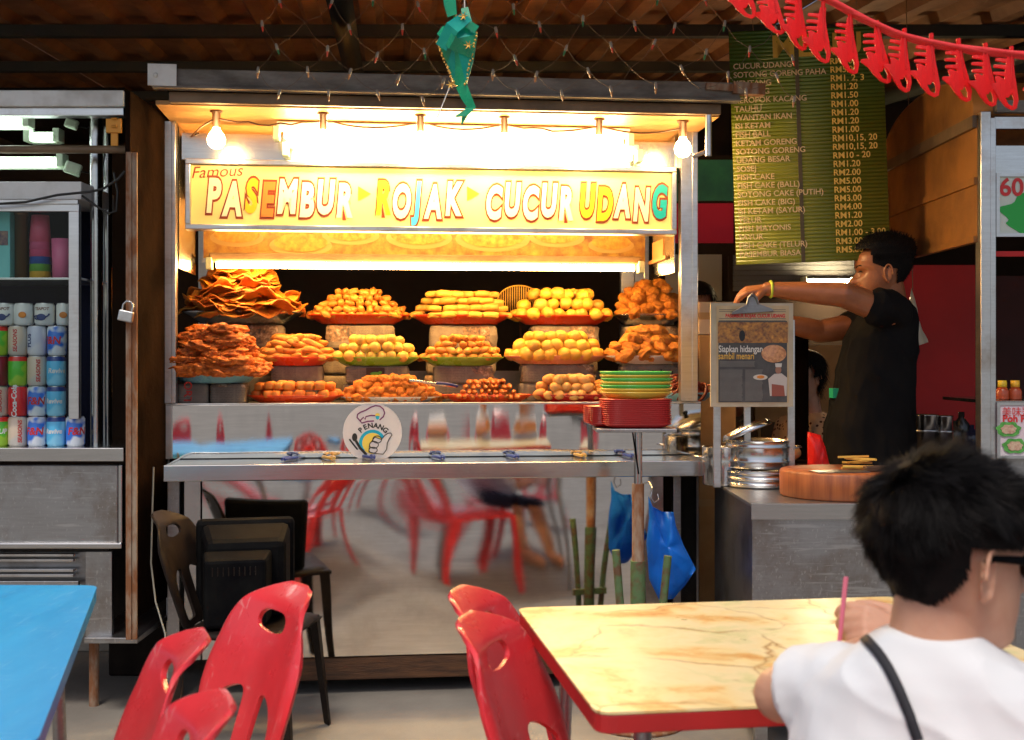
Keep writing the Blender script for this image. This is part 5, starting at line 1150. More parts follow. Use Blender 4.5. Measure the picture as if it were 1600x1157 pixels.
# background between the cart and the menu
bk = thing('wall_picture', 'blue-green picture panel above a pink panel on the far wall', 'wall panel', (wp(1115,0,7.4).x, 7.4, 0))
for nm, y0, y1, mm in (('picture', 314, 250, mat('sea_green_picture', (.03,.20,.20), .4, 0, (.05,.34,.22), 5)), ('pink_panel', 380, 318, mat('hot_pink_panel', (.80,.02,.10), .5)), ('white_panel', 470, 398, mat('grey_white_panel', (.42,.44,.46), .5))):
    wpart(MB().box(wp(1040,0,7.4).x, wp(1146 if nm != 'white_panel' else 1128,0,7.4).x, 7.4, 7.42, wp(0,y0,7.4).z, wp(0,y1,7.4).z), nm, mm, bk)
wpart(MB().box(wp(1030,0,7.43).x, wp(1150,0,7.43).x, 7.43, 7.48, 0, 2.5), 'support_board', M['dark_wall'], bk)
tube_light(wp(1258,0,6.9).x, wp(1336,0,6.9).x, 6.92, wp(0,441,6.9).z, emit('kitchen_tube_light', (1,.72,.38), 320.0), 'lit white tube light on the shutter behind the man', 'kitchen tubes', True, wall=True)
lv = thing('roller_shutter', 'grey ribbed shutter below the menu board', 'shutter', (wp(1240,0,7.0).x, 7.0, 0))
for j in range(7): wpart(MB().box(wp(1146,0,7.0).x, wp(1400,0,7.0).x, 7.0, 7.02, wp(0,455,7).z+j*.030, wp(0,455,7).z+.027+j*.030), 'slat', mat('grey_slat', (.10,.11,.12), .5) if j == 0 else bpy.data.materials['grey_slat'], lv)
wpart(MB().box(wp(1140,0,7.0).x, wp(1406,0,7.0).x, 7.03, 7.06, 0, wp(0,400,7).z), 'shutter_back', M['dark_wall'], lv)
cardb = mat('tan_cardboard', (.42,.24,.09), .8, 0, (.32,.17,.06), 6)
for nm_, z0_, z1_, m__, lb in (('cardboard_box', 0, wp(0,524,5.2).z, cardb, 'tall tan cardboard box standing behind the clipboard'), ('pale_carton', wp(0,523,5.2).z, wp(0,472,5.2).z, mat('pale_carton', (.50,.40,.30), .8), 'pale carton on the tan cardboard box behind the clipboard')):
    bo_ = thing(nm_, lb, 'box', (wp(1121,0,5.2).x, 5.3, z0_)); MB().box(-.08,.08,-.1,.1,0,z1_-z0_).build('carton', m__, bo_, bevel=.003)
    MB().box(-.0805,.0805,-.1005,.1005,(z1_-z0_)*.46,(z1_-z0_)*.46+.03).build('tape', mat('packing_tape', (.36,.22,.09), .3), bo_)
pp_ = wp(1251, 0, 5.6)
tag(MB().tube([(0,0,0),(0,0,wp(0,515,5.6).z)], .036, 20).build('bollard_post', M['rust_dark'], None, (pp_.x, 5.6, 0)), 'round dark rusty post standing behind the clipboard stand', 'post')
tag(MB().box(wp(1180,0,6.3).x, wp(1340,0,6.3).x, 6.3, 6.35, wp(0,660,6.3).z, wp(0,540,6.3).z).box(wp(1185,0,6.3).x, wp(1189,0,6.3).x, 6.31, 6.34, 0, wp(0,660,6.3).z).box(wp(1331,0,6.3).x, wp(1335,0,6.3).x, 6.31, 6.34, 0, wp(0,660,6.3).z).build('tan_partition', cardb), 'tan partition behind the woman in the spotted blouse', 'partition')
# ================================================================ people
def lerp_tab(tab, z):
    for a, b in zip(tab[:-1], tab[1:]):
        if a[0] <= z <= b[0]:
            f = (z-a[0])/(b[0]-a[0]); f = f*f*(3-2*f) if 0 else f
            return [p+(q-p)*f for p, q in zip(a[1:], b[1:])]
    return list(tab[-1][1:]) if z > tab[-1][0] else list(tab[0][1:])
HT = [(-.50,.24,.06,.12),(-.47,.345,-.04,.175),(-.42,.385,-.10,.205),(-.35,.375,-.17,.235),(-.28,.385,-.22,.255),(-.20,.385,-.28,.275),(-.10,.375,-.34,.292),(0,.362,-.385,.305),(.08,.385,-.415,.315),
      (.16,.392,-.428,.325),(.24,.375,-.422,.322),(.32,.325,-.39,.295),(.39,.25,-.325,.245),(.45,.155,-.23,.165),(.485,.07,-.13,.09),(.50,.0,-.04,.02)]
def head_surf(H, nr=44, ns=48):
    mb = MB(); vs = []
    for i in range(nr):
        z = -.5 + 1.0*i/(nr-1); xf, xb, w_ = lerp_tab(HT, z); cx, ax = (xf+xb)/2, (xf-xb)/2
        for k in range(ns):
            a = 2*math.pi*k/ns; ca, sa = math.cos(a), math.sin(a); q = (abs(ca)**2.25+abs(sa)**2.25)**(-1/2.25)
            x, y = cx+ax*ca*q, w_*sa*q
            if ca > 0:
                g = lambda c, s: math.exp(-((c)/s)**2)
                nose = 0
                if -.22 < z < .05: nose = .165*max(0, min(1, (.05-z)/.20))**1.2*(1 if z > -.16 else max(0, 1-(-.16-z)/.06))
                x += nose*g(y, .045+.02*(z < -.1)) - .03*g(abs(y)-.13, .07)*g(z-.0, .05) + .022*g(y, .09)*(g(z+.265, .022)+g(z+.315, .024)) + .02*g(abs(y)-.12, .10)*g(z-.07, .035) + .018*g(y, .1)*g(z+.43, .05)
            vs.append((x*H, y*H, z*H))
    mb.add(vs, [(i*ns+k, i*ns+(k+1) % ns, (i+1)*ns+(k+1) % ns, (i+1)*ns+k) for i in range(nr-1) for k in range(ns)], True)
    mb.add(vs[:ns], [tuple(range(ns))[::-1]]); mb.add(vs[-ns:], [tuple(range(ns))])
    return mb, vs, nr, ns
def make_head(mb, H, Mx):
    hb, vs, nr, ns = head_surf(H)
    for s in (-1, 1):                                   # ears: rim, bowl and lobe
        c = Vector((-.035*H, s*.305*H, -.06*H)); E = Matrix.Rotation(s*R(-34), 3, 'Z')
        rim = [c + E @ Vector((.064*H*math.cos(t)-.012*H, s*.045*H, .140*H*math.sin(t))) for t in [R(a) for a in range(-60, 215, 25)]]
        hb.tube(rim, [.014*H*1.2]*len(rim), 8); hb.ell(c + E @ Vector((0, s*.012*H, 0)), (.060*H, .018*H, .125*H), 14, 10, E); hb.ell(c + E @ Vector((.008*H, s*.02*H, -.115*H)), (.032*H, .02*H, .038*H), 10, 8)
    mb.add([Mx @ Vector(v) for v in hb.v], hb.f, True)
def make_hair(name, H, Mx, parent, region, lift, nst, length, lean, seed, m, width=.0011, curl=.3, NUP=.42):
    hb, vs, nr, ns = head_surf(H, 90, 110); r0 = random.Random(seed); fs = [f for f in hb.f if len(f) == 4]
    keep = []
    for f in fs:
        c = sum((Vector(vs[i]) for i in f), Vector())/4/H
        if region(c): keep.append(f)
    bm = bmesh.new(); bv = [bm.verts.new(v) for v in vs]
    for f in keep:
        try: bm.faces.new([bv[i] for i in f])
        except ValueError: pass
    bmesh.ops.delete(bm, geom=[v for v in bm.verts if not v.link_faces], context='VERTS')
    bmesh.ops.recalc_face_normals(bm, faces=bm.faces); bm.normal_update()
    cap = MB(); F = []
    for v in bm.verts:
        n = v.normal if v.normal.dot(v.co) > 0 else -v.normal; v.co = v.co + n*lift(v.co/H)
    bm.normal_update()
    for v in bm.verts: v.index = cap.v.__len__(); cap.v.append(tuple(Mx @ v.co))
    for f in bm.faces: cap.f.append(tuple(v.index for v in f.verts)); cap.s.append(True)
    faces = [( [v.co.copy() for v in f.verts], f.calc_area()) for f in bm.faces]; bm.free()
    tot = sum(a for _, a in faces); R3 = Mx.to_3x3()
    for co, ar in faces:
        k = nst*ar/tot; k = int(k)+(r0.random() < k-int(k)); n = (co[1]-co[0]).cross(co[2]-co[0]).normalized()
        if n.dot(co[0]) < 0: n = -n
        for _ in range(k):
            u, v = r0.random(), r0.random(); p = co[0].lerp(co[1], u).lerp(co[3].lerp(co[2], u), v); L = length(p/H)*r0.uniform(.55, 1.25)
            if L <= 0: continue
            d = lean(p/H, n); d = (d + Vector((r0.uniform(-1,1), r0.uniform(-1,1), r0.uniform(-1,1)))*curl).normalized()
            side = n.cross(d); side = side.normalized() if side.length > .01 else Vector((1,0,0)); b = len(cap.v)
            side = (side + n*r0.uniform(-.7,.7)).normalized()
            for j in range(4):
                t = j/3; q = p - n*.002 + (n*NUP*t*(1-.6*t) + d*(.55*t+.45*t*t))*L; w_ = width*(1-.85*t)
                cap.v += [tuple(Mx @ (q+side*w_)), tuple(Mx @ (q-side*w_))]
            for j in range(3): cap.f.append((b+2*j, b+2*j+1, b+2*j+3, b+2*j+2)); cap.s.append(True)
    return cap.build(name, m, parent, normals=False)
def hand(mb, wrist, d, nrm, L, curl, thumb, spread=.16, tcurl=.5):
    # d points from wrist to fingers, nrm out of the back of the hand, thumb = side sign along d x nrm
    d = Vector(d).normalized(); nrm = Vector(nrm); nrm = (nrm - d*nrm.dot(d)).normalized(); lat = d.cross(nrm)*thumb
    w = Vector(wrist); mb.ell(w + d*L*.27, (L*.20, L*.20, L*.20), 14, 10, Matrix((lat, nrm*.42, d*1.25)).transposed())
    for i in range(4):
        k = w + d*L*(.50-.02*abs(i-1)) + lat*L*(.155-.105*i); mb.cone(w + lat*L*(.07-.05*i), L*.105, k, L*.068)
        fl = L*(.42, .48, .45, .34)[i]; ang = 0; p = k; cr = curl[i] if isinstance(curl, (list, tuple)) else curl; dd = (d + lat*spread*(.6-.4*i)).normalized()
        for s, (f, rr) in enumerate(((.46, .062), (.31, .055), (.23, .046))):
            ang += cr*(1, 1.15, .8)[s]; q = p + (dd*math.cos(ang) - nrm*math.sin(ang))*fl*f
            mb.cone(p, L*(rr+.006), q, L*rr); p = q
    b = w + d*L*.13 + lat*L*.13 - nrm*L*.03; t1 = b + (d*.55 + lat*.65 - nrm*.25).normalized()*L*.21; t2 = t1 + (d*.85 + lat*.15 - nrm*tcurl).normalized()*L*.18; t3 = t2 + (d*.9 - lat*.15 - nrm*tcurl).normalized()*L*.13
    mb.cone(b, L*.095, t1, L*.075); mb.cone(t1, L*.072, t2, L*.062); mb.cone(t2, L*.060, t3, L*.048)
def loft(mb, rings, seg=28):                           # rings: centre, axis u, axis v (scaled)
    vs = []
    for c, u, v in rings:
        for k in range(seg):
            a = 2*math.pi*k/seg; ca, sa = math.cos(a), math.sin(a); q = (abs(ca)**2.4+abs(sa)**2.4)**(-1/2.4); vs.append(Vector(c)+Vector(u)*ca*q+Vector(v)*sa*q)
    n = len(rings)
    mb.add(vs, [(i*seg+k, i*seg+(k+1) % seg, (i+1)*seg+(k+1) % seg, (i+1)*seg+k) for i in range(n-1) for k in range(seg)], True)
    mb.add(vs[:seg], [tuple(range(seg))[::-1]]); mb.add(vs[-seg:], [tuple(range(seg))]); return mb
# ---------------------------------------------------------------- the man in black, in profile, reaching over the food
YB = 4.76
q = lambda px, py, dy=0: wp(px, py, YB) + Vector((0, dy, 0))
man = thing('person', 'man in a black t-shirt reaching over the cart, yellow wristband on', 'person', (q(1370,0).x, YB, 0))
b = MB(); Hm = .249
MH = Matrix.Translation(q(1376, 424)) @ Matrix.Rotation(R(180), 4, 'Z') @ Matrix.Rotation(R(4), 4, 'Y')
make_head(b, Hm, MH)
b.cone(q(1388, 445), .058, q(1394, 500), .068)
sL, eL, wL = q(1372, 492, -.165), q(1296, 466, -.22), q(1186, 456, -.16)
b.cone(sL, .058, eL, .048); b.cone(eL, .047, eL.lerp(wL, .35), .043); b.cone(eL.lerp(wL, .35), .043, wL, .027)
hand(b, wL + Vector((-.005,0,0)), (-1, .1, -.10), (.05, -.45, 1), .155, [.42, .5, .55, .6], -1, tcurl=.8)
sR, eR, wR = q(1372, 505, .165), q(1296, 517, .14), q(1205, 498, .06)
b.cone(sR, .056, eR, .046); b.cone(eR, .045, eR.lerp(wR, .35), .041); b.cone(eR.lerp(wR, .35), .041, wR, .026)
hand(b, wR, (-1, -.05, .0), (.0, .3, 1), .155, .45, 1)
mb_ = remesh(b, 'body', M['skin_man'], man, .0027, 3); mb_.matrix_parent_inverse = man.matrix_basis.inverted()
s = MB(); up = Vector((0,0,1))
rg = []
for py, cx, hx, hy in ((470,1396,.06,.075),(482,1392,.09,.13),(500,1384,.115,.175),(530,1376,.130,.19),(570,1370,.140,.185),(620,1364,.152,.175),(665,1358,.166,.172),(705,1358,.170,.172),(750,1364,.160,.172),(800,1366,.152,.170)):
    rg.append((q(cx, py), (hx,0,0), (0,hy,0)))
loft(s, rg); s.cone(q(1378, 490, -.14), .075, q(1352, 483, -.19), .072); s.tube([q(1352,483,-.19), q(1341,480,-.197)], [.073, .072], 16)
s.cone(q(1378, 505, .14), .072, q(1350, 510, .17), .07)
sh = remesh(s, 'black_shirt', M['cloth_black'], man, .006, 8, wr=(.009, 9, .5)); sh.matrix_parent_inverse = man.matrix_basis.inverted()
tr = MB()
for dy in (-.09, .09): tr.cone(q(1366, 800, dy), .10, q(1366, 905, dy), .078); tr.cone(q(1366, 905, dy), .078, q(1368, 1040, dy), .055)
loft(tr, [(q(1366, 780), (.155,0,0), (0,.165,0)), (q(1366, 830), (.15,0,0), (0,.165,0))])
for dy in (-.09, .09): tr.cone(q(1368, 1045, dy), .045, q(1330, 1048, dy), .04)
o = remesh(tr, 'trousers', M['cloth_black'], man, .010, 4); o.matrix_parent_inverse = man.matrix_basis.inverted()
def man_region(c): return c.z > .30 or (c.z > .02 and c.x < .20 and c.z > .02+.5*max(0, c.x)) or (c.x < -.16 and c.z > -.24)
def wk(o, par): o.matrix_parent_inverse = par.matrix_basis.inverted(); return o
wk(make_hair('hair', Hm, MH, man, man_region, lambda c: .004 + .030*max(0, min(1, (c.z-.16)/.18)) + .016*max(0, min(1, (-c.x-.25)/.15)), 2600, lambda c: .008 + .012*max(0, c.z), lambda p, n: (n + Vector((.2,0,.3))).normalized(), 3, M['hair'], .0012, .35), man)
for sgn in (-1, 1):
    eb = MB(); eb.tube([MH @ (Vector((.392-.05*abs(t), sgn*(.05+.13*t), .082+.02*math.sin(t*2.6)))*Hm) for t in (0, .25, .5, .75, 1)], [.003,.0042,.0042,.0038,.0015], 6)
    eb.tube([MH @ (Vector((.372-.035*abs(t), sgn*(.07+.10*t), -.0+.012*math.sin(t*3.1)))*Hm) for t in (0, .33, .66, 1)], [.001,.003,.003,.001], 6)
    wk(eb.build('eyebrow', M['hair'], man), man)
bt = MB()
band = [wL + Vector((.012, 0, 0)) + Vector((0, .0, .0)) + Vector((0, math.cos(2*math.pi*k/20), math.sin(2*math.pi*k/20)))*.0295 for k in range(20)]
wk(MB().tube(band, .0055, 6, close=True).build('wristband', mat('yellow_green_band', (.55,.65,.05), .4), man), man)
wk(MB().box(q(1297,0).x+.004, q(1297,0).x+.05, YB-.03, YB+.03, q(0,622).z, q(0,607).z).build('green_patch', mat('green_patch', (.0,.30,.16), .6), man), man)
# bundle at the man's waist and the food in his hand
rbp = wp(1278, 718, 4.60)
bag('red_bag', P_([(1262,675),(1282,680),(1290,700),(1298,735),(1300,760),(1275,768),(1258,755),(1262,720)], 4.60, rbp), rbp, M['red_bag'], 'bright red plastic bag hanging before the man in black', .03, .02, 5)
tag(MB().tube([(wL.x-.12, wL.y-.02, wL.z-.075), (wL.x-.06, wL.y, wL.z-.068), (wL.x, wL.y+.01, wL.z-.072)], [.012,.016,.010], 10).build('held_snack', M['f_potato']), 'yellow snack held in the reaching hand of the man', 'snack')
# ---------------------------------------------------------------- young person in white, from behind
YY = 1.49
boy = thing('person', 'young person in a white t-shirt with dark glasses, seen from behind, holding a pink straw', 'person', (.60, 1.45, 0))
b = MB(); Hb = .226; yaw = R(17)
MBY = Matrix.Translation(wp(1486, 868, YY)) @ Matrix.Rotation(yaw, 4, 'Z') @ Matrix.Rotation(R(5), 4, 'Y')
make_head(b, Hb, MBY)
nb_ = wp(1462, 925, YY-.005); nbase = wp(1462, 1015, YY-.01)
b.cone(nb_, .048, nbase, .058)
br = R(-12); fw = Vector((math.sin(R(25)), math.cos(R(25)), 0)); rt = Vector((fw.y, -fw.x, 0)); cB = Vector((nbase.x, YY+.0, 0))
sLb = cB - rt*.112 + Vector((0,0,.835)) + fw*.01; sRb = cB + rt*.128 + Vector((0,0,.835)) + fw*.01
eLb = wp(1222, 1085, 1.62); wLb = wp(1425, 1000, 1.83)
b.cone(sLb, .048, eLb, .038); b.cone(eLb, .038, eLb.lerp(wLb, .4), .036); b.cone(eLb.lerp(wLb, .4), .036, wLb, .025)
hand(b, wLb, (-.86, .10, .30), (.1, -.75, .55), .150, [.55, .75, .85, .9], 1, tcurl=.35)
eRb = sRb + rt*.06 + fw*.05 + Vector((0,0,-.20)); wRb = eRb + fw*.20 + Vector((0,0,.03))
b.cone(sRb, .048, eRb, .038); b.cone(eRb, .038, wRb, .026); hand(b, wRb, tuple(fw + Vector((0,0,.1))), (0,0,1), .15, .4, 1)
for sg in (-1, 1):
    hp = cB + rt*.09*sg + Vector((0,0,.47)); kn_ = hp + fw*.38; b.cone(kn_ , .055, kn_ + fw*.05 + Vector((0,0,-.42)), .038); b.cone(kn_+fw*.05+Vector((0,0,-.43)), .035, kn_+fw*.17+Vector((0,0,-.435)), .03)
wk(remesh(b, 'body', M['skin_boy'], boy, .0032, 4), boy)
s = MB()
loft(s, [(cB+Vector((0,0,z))+fw*o_, rt*a, fw*c_) for z, a, c_, o_ in ((.922,.056,.056,-.012),(.905,.075,.066,-.012),(.885,.108,.078,-.010),(.862,.140,.090,-.006),(.83,.162,.102,0),(.78,.17,.115,0),(.70,.18,.12,.01),(.58,.17,.12,.0),(.46,.175,.13,0))])
s.cone(sLb, .058, sLb.lerp(eLb, .42), .056); s.tube([sLb.lerp(eLb, .3), sLb.lerp(eLb, .66)], [.056, .058], 16); s.cone(sRb, .058, sRb.lerp(eRb, .5), .064)
shirt = wk(remesh(s, 'white_shirt', M['cloth_white'], boy, .0045, 5, wr=(.006, 11, .6)), boy)
pt = MB()
for sg in (-1, 1): hp = cB + rt*.09*sg + Vector((0,0,.49)); pt.cone(hp, .085, hp + fw*.38, .065)
wk(remesh(pt, 'shorts', M['navy'], boy, .008, 4), boy)
def boy_region(c):
    if abs(c.y) > .15 and -.135 - .5*max(0, -.08-c.z) < c.x < .2 and c.z < .10: return False
    return (c.z > .24 and c.x < .34) or (c.x < .16 and c.z > .06) or (c.x < -.13 and c.z > -.20) or (c.x < -.20 and c.z > -.35)
def boy_lean(p, n):
    o = p - Vector((-.30, .03, .46)); t = o - n*o.dot(n); t = t.normalized() if t.length > .02 else Vector((1,0,0))
    k = Vector((noise.noise(p*9+Vector((3,1,2))), noise.noise(p*9+Vector((9,4,1))), noise.noise(p*9+Vector((5,8,3)))))
    return (t + k*1.05 + n*(.10+.28*max(0, p.z)) + Vector((0,0,-.25 if p.z < .2 else 0))).normalized()
wk(make_hair('hair', Hb, MBY, boy, boy_region, lambda c: .005 + .009*max(0, min(1, (c.z+.25)/.4)), 38000, lambda c: (.007 if abs(c.y) > .14 and c.z < .17 and c.x > -.32 else .009 + .021*max(0, min(1, (c.z+.28)/.5))), boy_lean, 11, M['hair'], .0006, .13, .26), boy)
lens_m = mat('dark_lens', (.008,.008,.009), .08)
for sg in (-1, 1):
    wk(MB().tube([MBY @ (Vector(p)*Hb) for p in ((-.06, sg*.345, .01), (.0, sg*.350, .035), (.2, sg*.335, .03), (.40, sg*.30, .03))], [.003,.004,.0055,.006], 8).build('glasses_arm', M['black'], boy), boy)
    wk(MB().ell(MBY @ (Vector((.425, sg*.15, .0))*Hb), (.012, .034, .026), 16, 10, Matrix.Rotation(yaw, 3, 'Z')).build('glasses_lens', lens_m, boy), boy)
from mathutils.bvhtree import BVHTree
bv = BVHTree.FromPolygons([v.co for v in shirt.data.vertices], [tuple(p.vertices) for p in shirt.data.polygons])
def drape(pts, wd, name, par):
    L = []
    for a, c in pts:
        d = (wp(a, c, 1) - CAM).normalized(); h = bv.ray_cast(CAM, d)
        if h[0] is not None: L.append((h[0] + h[1]*.0025, h[1]))
    mb = MB(); vs = []
    for i, (p, n) in enumerate(L):
        t = (L[min(i+1, len(L)-1)][0]-L[max(i-1, 0)][0]).normalized(); sd_ = n.cross(t).normalized()*wd/2
        vs += [p-sd_, p+sd_, p+sd_+n*.002, p-sd_+n*.002]
    f = []
    for i in range(len(L)-1):
        for k in range(4): f.append((4*i+k, 4*i+(k+1) % 4, 4*i+4+(k+1) % 4, 4*i+4+k))
    return wk(mb.add(vs, f, True).build(name, M['strap'], par), par)
drape([(1338+105*t-8*t*t, 990+52*t+115*t*t) for t in [k/22 for k in range(23)]], .012, 'bag_strap', boy)
stp = wp(1322, 902, 1.80)
tag(MB().tube([stp, wp(1316, 960, 1.80), wp(1309, 1030, 1.80)], .0036, 12).build('drinking_straw', mat('pink_straw', (.78,.20,.30), .35)), 'pink drinking straw held up between the fingers of the young person', 'straw')
# ---------------------------------------------------------------- people in the background
def small_person(px, py, Y, turn, lab, shirt_m, skin_m, floor_sit, hair_len):
    hc = wp(px, py, Y); p = thing('person', lab, 'person', (hc.x, Y, 0)); H = .225; f = Vector((math.cos(turn), math.sin(turn), 0)); r_ = Vector((-f.y, f.x, 0))
    Mx = Matrix.Translation(hc) @ Matrix.Rotation(turn, 4, 'Z') @ Matrix.Rotation(R(10), 4, 'Y'); b = MB(); make_head(b, H, Mx)
    b.cone(hc - Vector((0,0,.08)) - f*.02, .05, hc - Vector((0,0,.20)) - f*.04, .055)
    sh_ = hc - Vector((0,0,.25)) - f*.05
    for sg in (-1, 1):
        a = sh_ + r_*.165*sg; e_ = a + f*.04 + r_*.03*sg - Vector((0,0,.27)); w_ = e_ + f*.20 - r_*.05*sg + Vector((0,0,.02))
        b.cone(a, .045, e_, .036); b.cone(e_, .036, w_, .024); hand(b, w_, tuple(f), (0,0,1), .15, .4, -sg)
    hip = hc.z - .80 if not floor_sit else max(.45, hc.z-.78); cz = Vector((hc.x, Y, 0)) - f*.05
    wk(remesh(b, 'body', skin_m, p, .006, 4), p)
    s = MB(); loft(s, [(cz+Vector((0,0,z)), r_*a, f*c_) for z, a, c_ in ((hc.z-.17,.06,.055),(hc.z-.20,.12,.08),(hc.z-.24,.17,.10),(hc.z-.36,.18,.12),(hc.z-.55,.165,.115),(hip,.175,.13))])
    for sg in (-1, 1): a = sh_ + r_*.165*sg; s.cone(a, .058, a + f*.02 + r_*.02*sg - Vector((0,0,.15)), .058)
    wk(remesh(s, 'blouse', shirt_m, p, .009, 5), p)
    t = MB()
    for sg in (-1, 1): h_ = Vector((cz.x, cz.y, hip)) + r_*.085*sg; t.cone(h_, .09, Vector((h_.x, h_.y, hip*.5)), .07); t.cone(Vector((h_.x, h_.y, hip*.5)), .07, Vector((h_.x, h_.y, .06)), .05)
    wk(remesh(t, 'trousers', M['navy'], p, .012, 3), p)
    wk(make_hair('hair', H, Mx, p, lambda c: (c.z > .25) or (c.x < .12 and c.z > .0) or (c.x < -.02 and c.z > -.4*hair_len), lambda c: .014, 1500, lambda c: .03*hair_len, lambda p_, n: (n*.2+Vector((0,0,-1))).normalized(), 5, M['hair'], .002, .25), p)
    return p
def dots():
    m, t, b = nodes('spotted_cotton'); vo = nn(t, 'TexVoronoi'); vo.inputs['Scale'].default_value = 42; vo.inputs['Randomness'].default_value = .7; t.links.new(coord(t), vo.inputs['Vector'])
    t.links.new(ramp(t, vo.outputs['Distance'], [(.26, (.08,.02,.01)), (.31, (.62,.40,.24))]), b.inputs['Base Color']); b.inputs['Roughness'].default_value = .85; return m
small_person(1258, 588, 5.75, R(215), 'woman in a spotted blouse partly hidden behind the clipboard stand', dots(), M['skin_boy'], True, 1.3)
small_person(1090, 478, 6.1, R(250), 'person with black hair mostly hidden behind the cart post', M['cloth_black'], M['skin_man'], False, .8)
# ================================================================ decorations overhead
# red plastic light garland
YG = 2.85; sc_g = YG/FPX
M['red_cable'] = mat('red_cable_bundle', (.75,.03,.03), .35, bs=60, bst=.4)
gpts = [(1130,-70),(1200,-45),(1262,-14),(1300,3),(1345,28),(1395,52),(1450,68),(1520,79),(1600,87),(1680,92)]
gar = thing('light_garland', 'red cable of the garland strung across below the corrugated roof', 'garland', wp(1600, 87, YG))
for k in range(4):
    wpart(MB().tube([wp(a, b_ + 3.2*math.sin(k*1.6+i*1.3), YG + .006*math.cos(k*1.6+i)) for i, (a, b_) in enumerate(gpts)], .0066, 8), 'cable', M['red_cable'], gar)
OUT = [(-.04,0),(.10,0),(.10,-.22),(.14,-.40),(.21,-.62),(.27,-.82),(.25,-.97),(.16,-1.0),(.0,-.95),(-.16,-.84),(-.27,-.71),(-.42,-.60),(-.40,-.555),(-.26,-.56),(-.30,-.45),(-.22,-.44),(-.09,-.49),(-.09,-.44),(-.33,-.415),(-.34,-.365),(-.09,-.365),(-.09,-.315),(-.33,-.29),(-.34,-.24),(-.08,-.245),(-.08,-.20),(-.31,-.17),(-.31,-.12),(-.07,-.13)]
hole = [(.10,-.72),(.17,-.83),(.165,-.93),(.06,-.90),(-.03,-.80),(.05,-.79)]
def fish_mesh():
    bm = bmesh.new(); vs = [bm.verts.new((x, 0, z)) for x, z in OUT]; es = [bm.edges.new((vs[i], vs[(i+1) % len(vs)])) for i in range(len(vs))]
    hv = [bm.verts.new((x, 0, z)) for x, z in hole]; es += [bm.edges.new((hv[i], hv[(i+1) % len(hv)])) for i in range(len(hv))]
    bmesh.ops.triangle_fill(bm, edges=es, use_beauty=True)
    bmesh.ops.subdivide_edges(bm, edges=[e for e in bm.edges if e.calc_length() > .12], cuts=1); bmesh.ops.triangulate(bm, faces=bm.faces)
    for v in bm.verts: v.co.y = -.05*math.sin(min(1, max(0, -v.co.z))*math.pi) + .03*math.sin(v.co.x*9)
    me = bpy.data.meshes.new('light_cover'); bm.to_mesh(me); bm.free(); me.materials.append(M['red_film']); return me
fm = fish_mesh()
pcs = [(1160,-52,83),(1204,-30,86),(1246,-8,87),(1284,12,87),(1326,28,88),(1369,42,90),(1411,54,90),(1453,62,90),(1496,70,90),(1538,77,90),(1578,82,90),(1622,88,90)]
ordn = ['first, at the top picture edge', 'second', 'third', 'fourth', 'fifth', 'sixth', 'seventh', 'eighth', 'ninth', 'tenth', 'eleventh, near the picture edge', 'last, cut by the picture edge']
for i, (px, py, h) in enumerate(pcs):
    t = thing('garland_light', 'red spiky plastic light cover on the garland, %s' % ordn[i], 'fairy light', wp(px, py, YG), rot=(0, R(rnd.uniform(-5, 5)), R(rnd.uniform(-22, 12))), group='red light covers on the garland')
    s_ = h*sc_g; t.scale = (s_*.78, s_, s_)
    o = link('light_cover', fm, None, t); md = o.modifiers.new('t', 'SOLIDIFY'); md.thickness = .045; md.offset = 0; bv_ = o.modifiers.new('b', 'BEVEL'); bv_.width = .012; bv_.segments = 2
    MB().tube([(.02,0,.10),(.03,0,0),(.05,-.03,-.3),(.10,-.045,-.62)], [.05,.05,.035,.02], 8).build('lamp_stem', M['red_film'], t)
# green ribbon ornament (woven diamond with tails)
YO = 3.4; oc = wp(714, 70, YO)
orn = thing('ribbon_ornament', 'green woven ribbon diamond with gold edging hanging above the sign', 'ornament', oc, rz=R(-14))
O = lambda a, c, y=0: Vector(((a-714)*YO/FPX, y, -(c-70)*YO/FPX))
fr_ = [O(682,64), O(712,22), O(747,56), O(741,95), O(729,134), O(711,134), O(698,100)]
cf, cbk = O(716,66,-.032), O(716,66,.032)
for i in range(len(fr_)):
    a, b_ = fr_[i], fr_[(i+1) % len(fr_)]; mid = a.lerp(b_, .5)
    MB().add([a, b_, cf.lerp(b_, .12), cf.lerp(a, .12), a+Vector((0,.004,0)), b_+Vector((0,.004,0)), cbk.lerp(b_, .12), cbk.lerp(a, .12)], [(0,1,2,3),(4,7,6,5),(0,4,5,1),(3,2,6,7)]).build('ribbon_facet', [M['ribbon'], M['ribbon2']][i % 2], orn)
def strip(pts, wd, m, nm, yo=0):
    vs = []; f = []
    for i, p in enumerate(pts):
        t = (pts[min(i+1, len(pts)-1)]-pts[max(i-1, 0)]).normalized(); s_ = Vector((t.z, .25, -t.x))*wd[i]/2
        for e in (-1, 1):
            for th in (-.0008, .0008): vs.append(p + s_*e + Vector((0, th+yo, 0)))
    for i in range(len(pts)-1):
        a = 4*i
        f += [(a, a+2, a+6, a+4), (a+1, a+5, a+7, a+3), (a, a+4, a+5, a+1), (a+2, a+3, a+7, a+6)]
    return MB().add(vs, f, False).build(nm, m, orn)
strip([O(703,-12), O(704,5), O(708,26)], [.04,.038,.03], M['ribbon'], 'ribbon', -.01)
strip([O(694,78,-.034), O(714,50,-.045), O(735,30,-.02)], [.034,.040,.034], M['ribbon2'], 'ribbon'); strip([O(690,48,-.02), O(714,74,-.046), O(742,88,-.018)], [.03,.036,.03], M['ribbon'], 'ribbon')
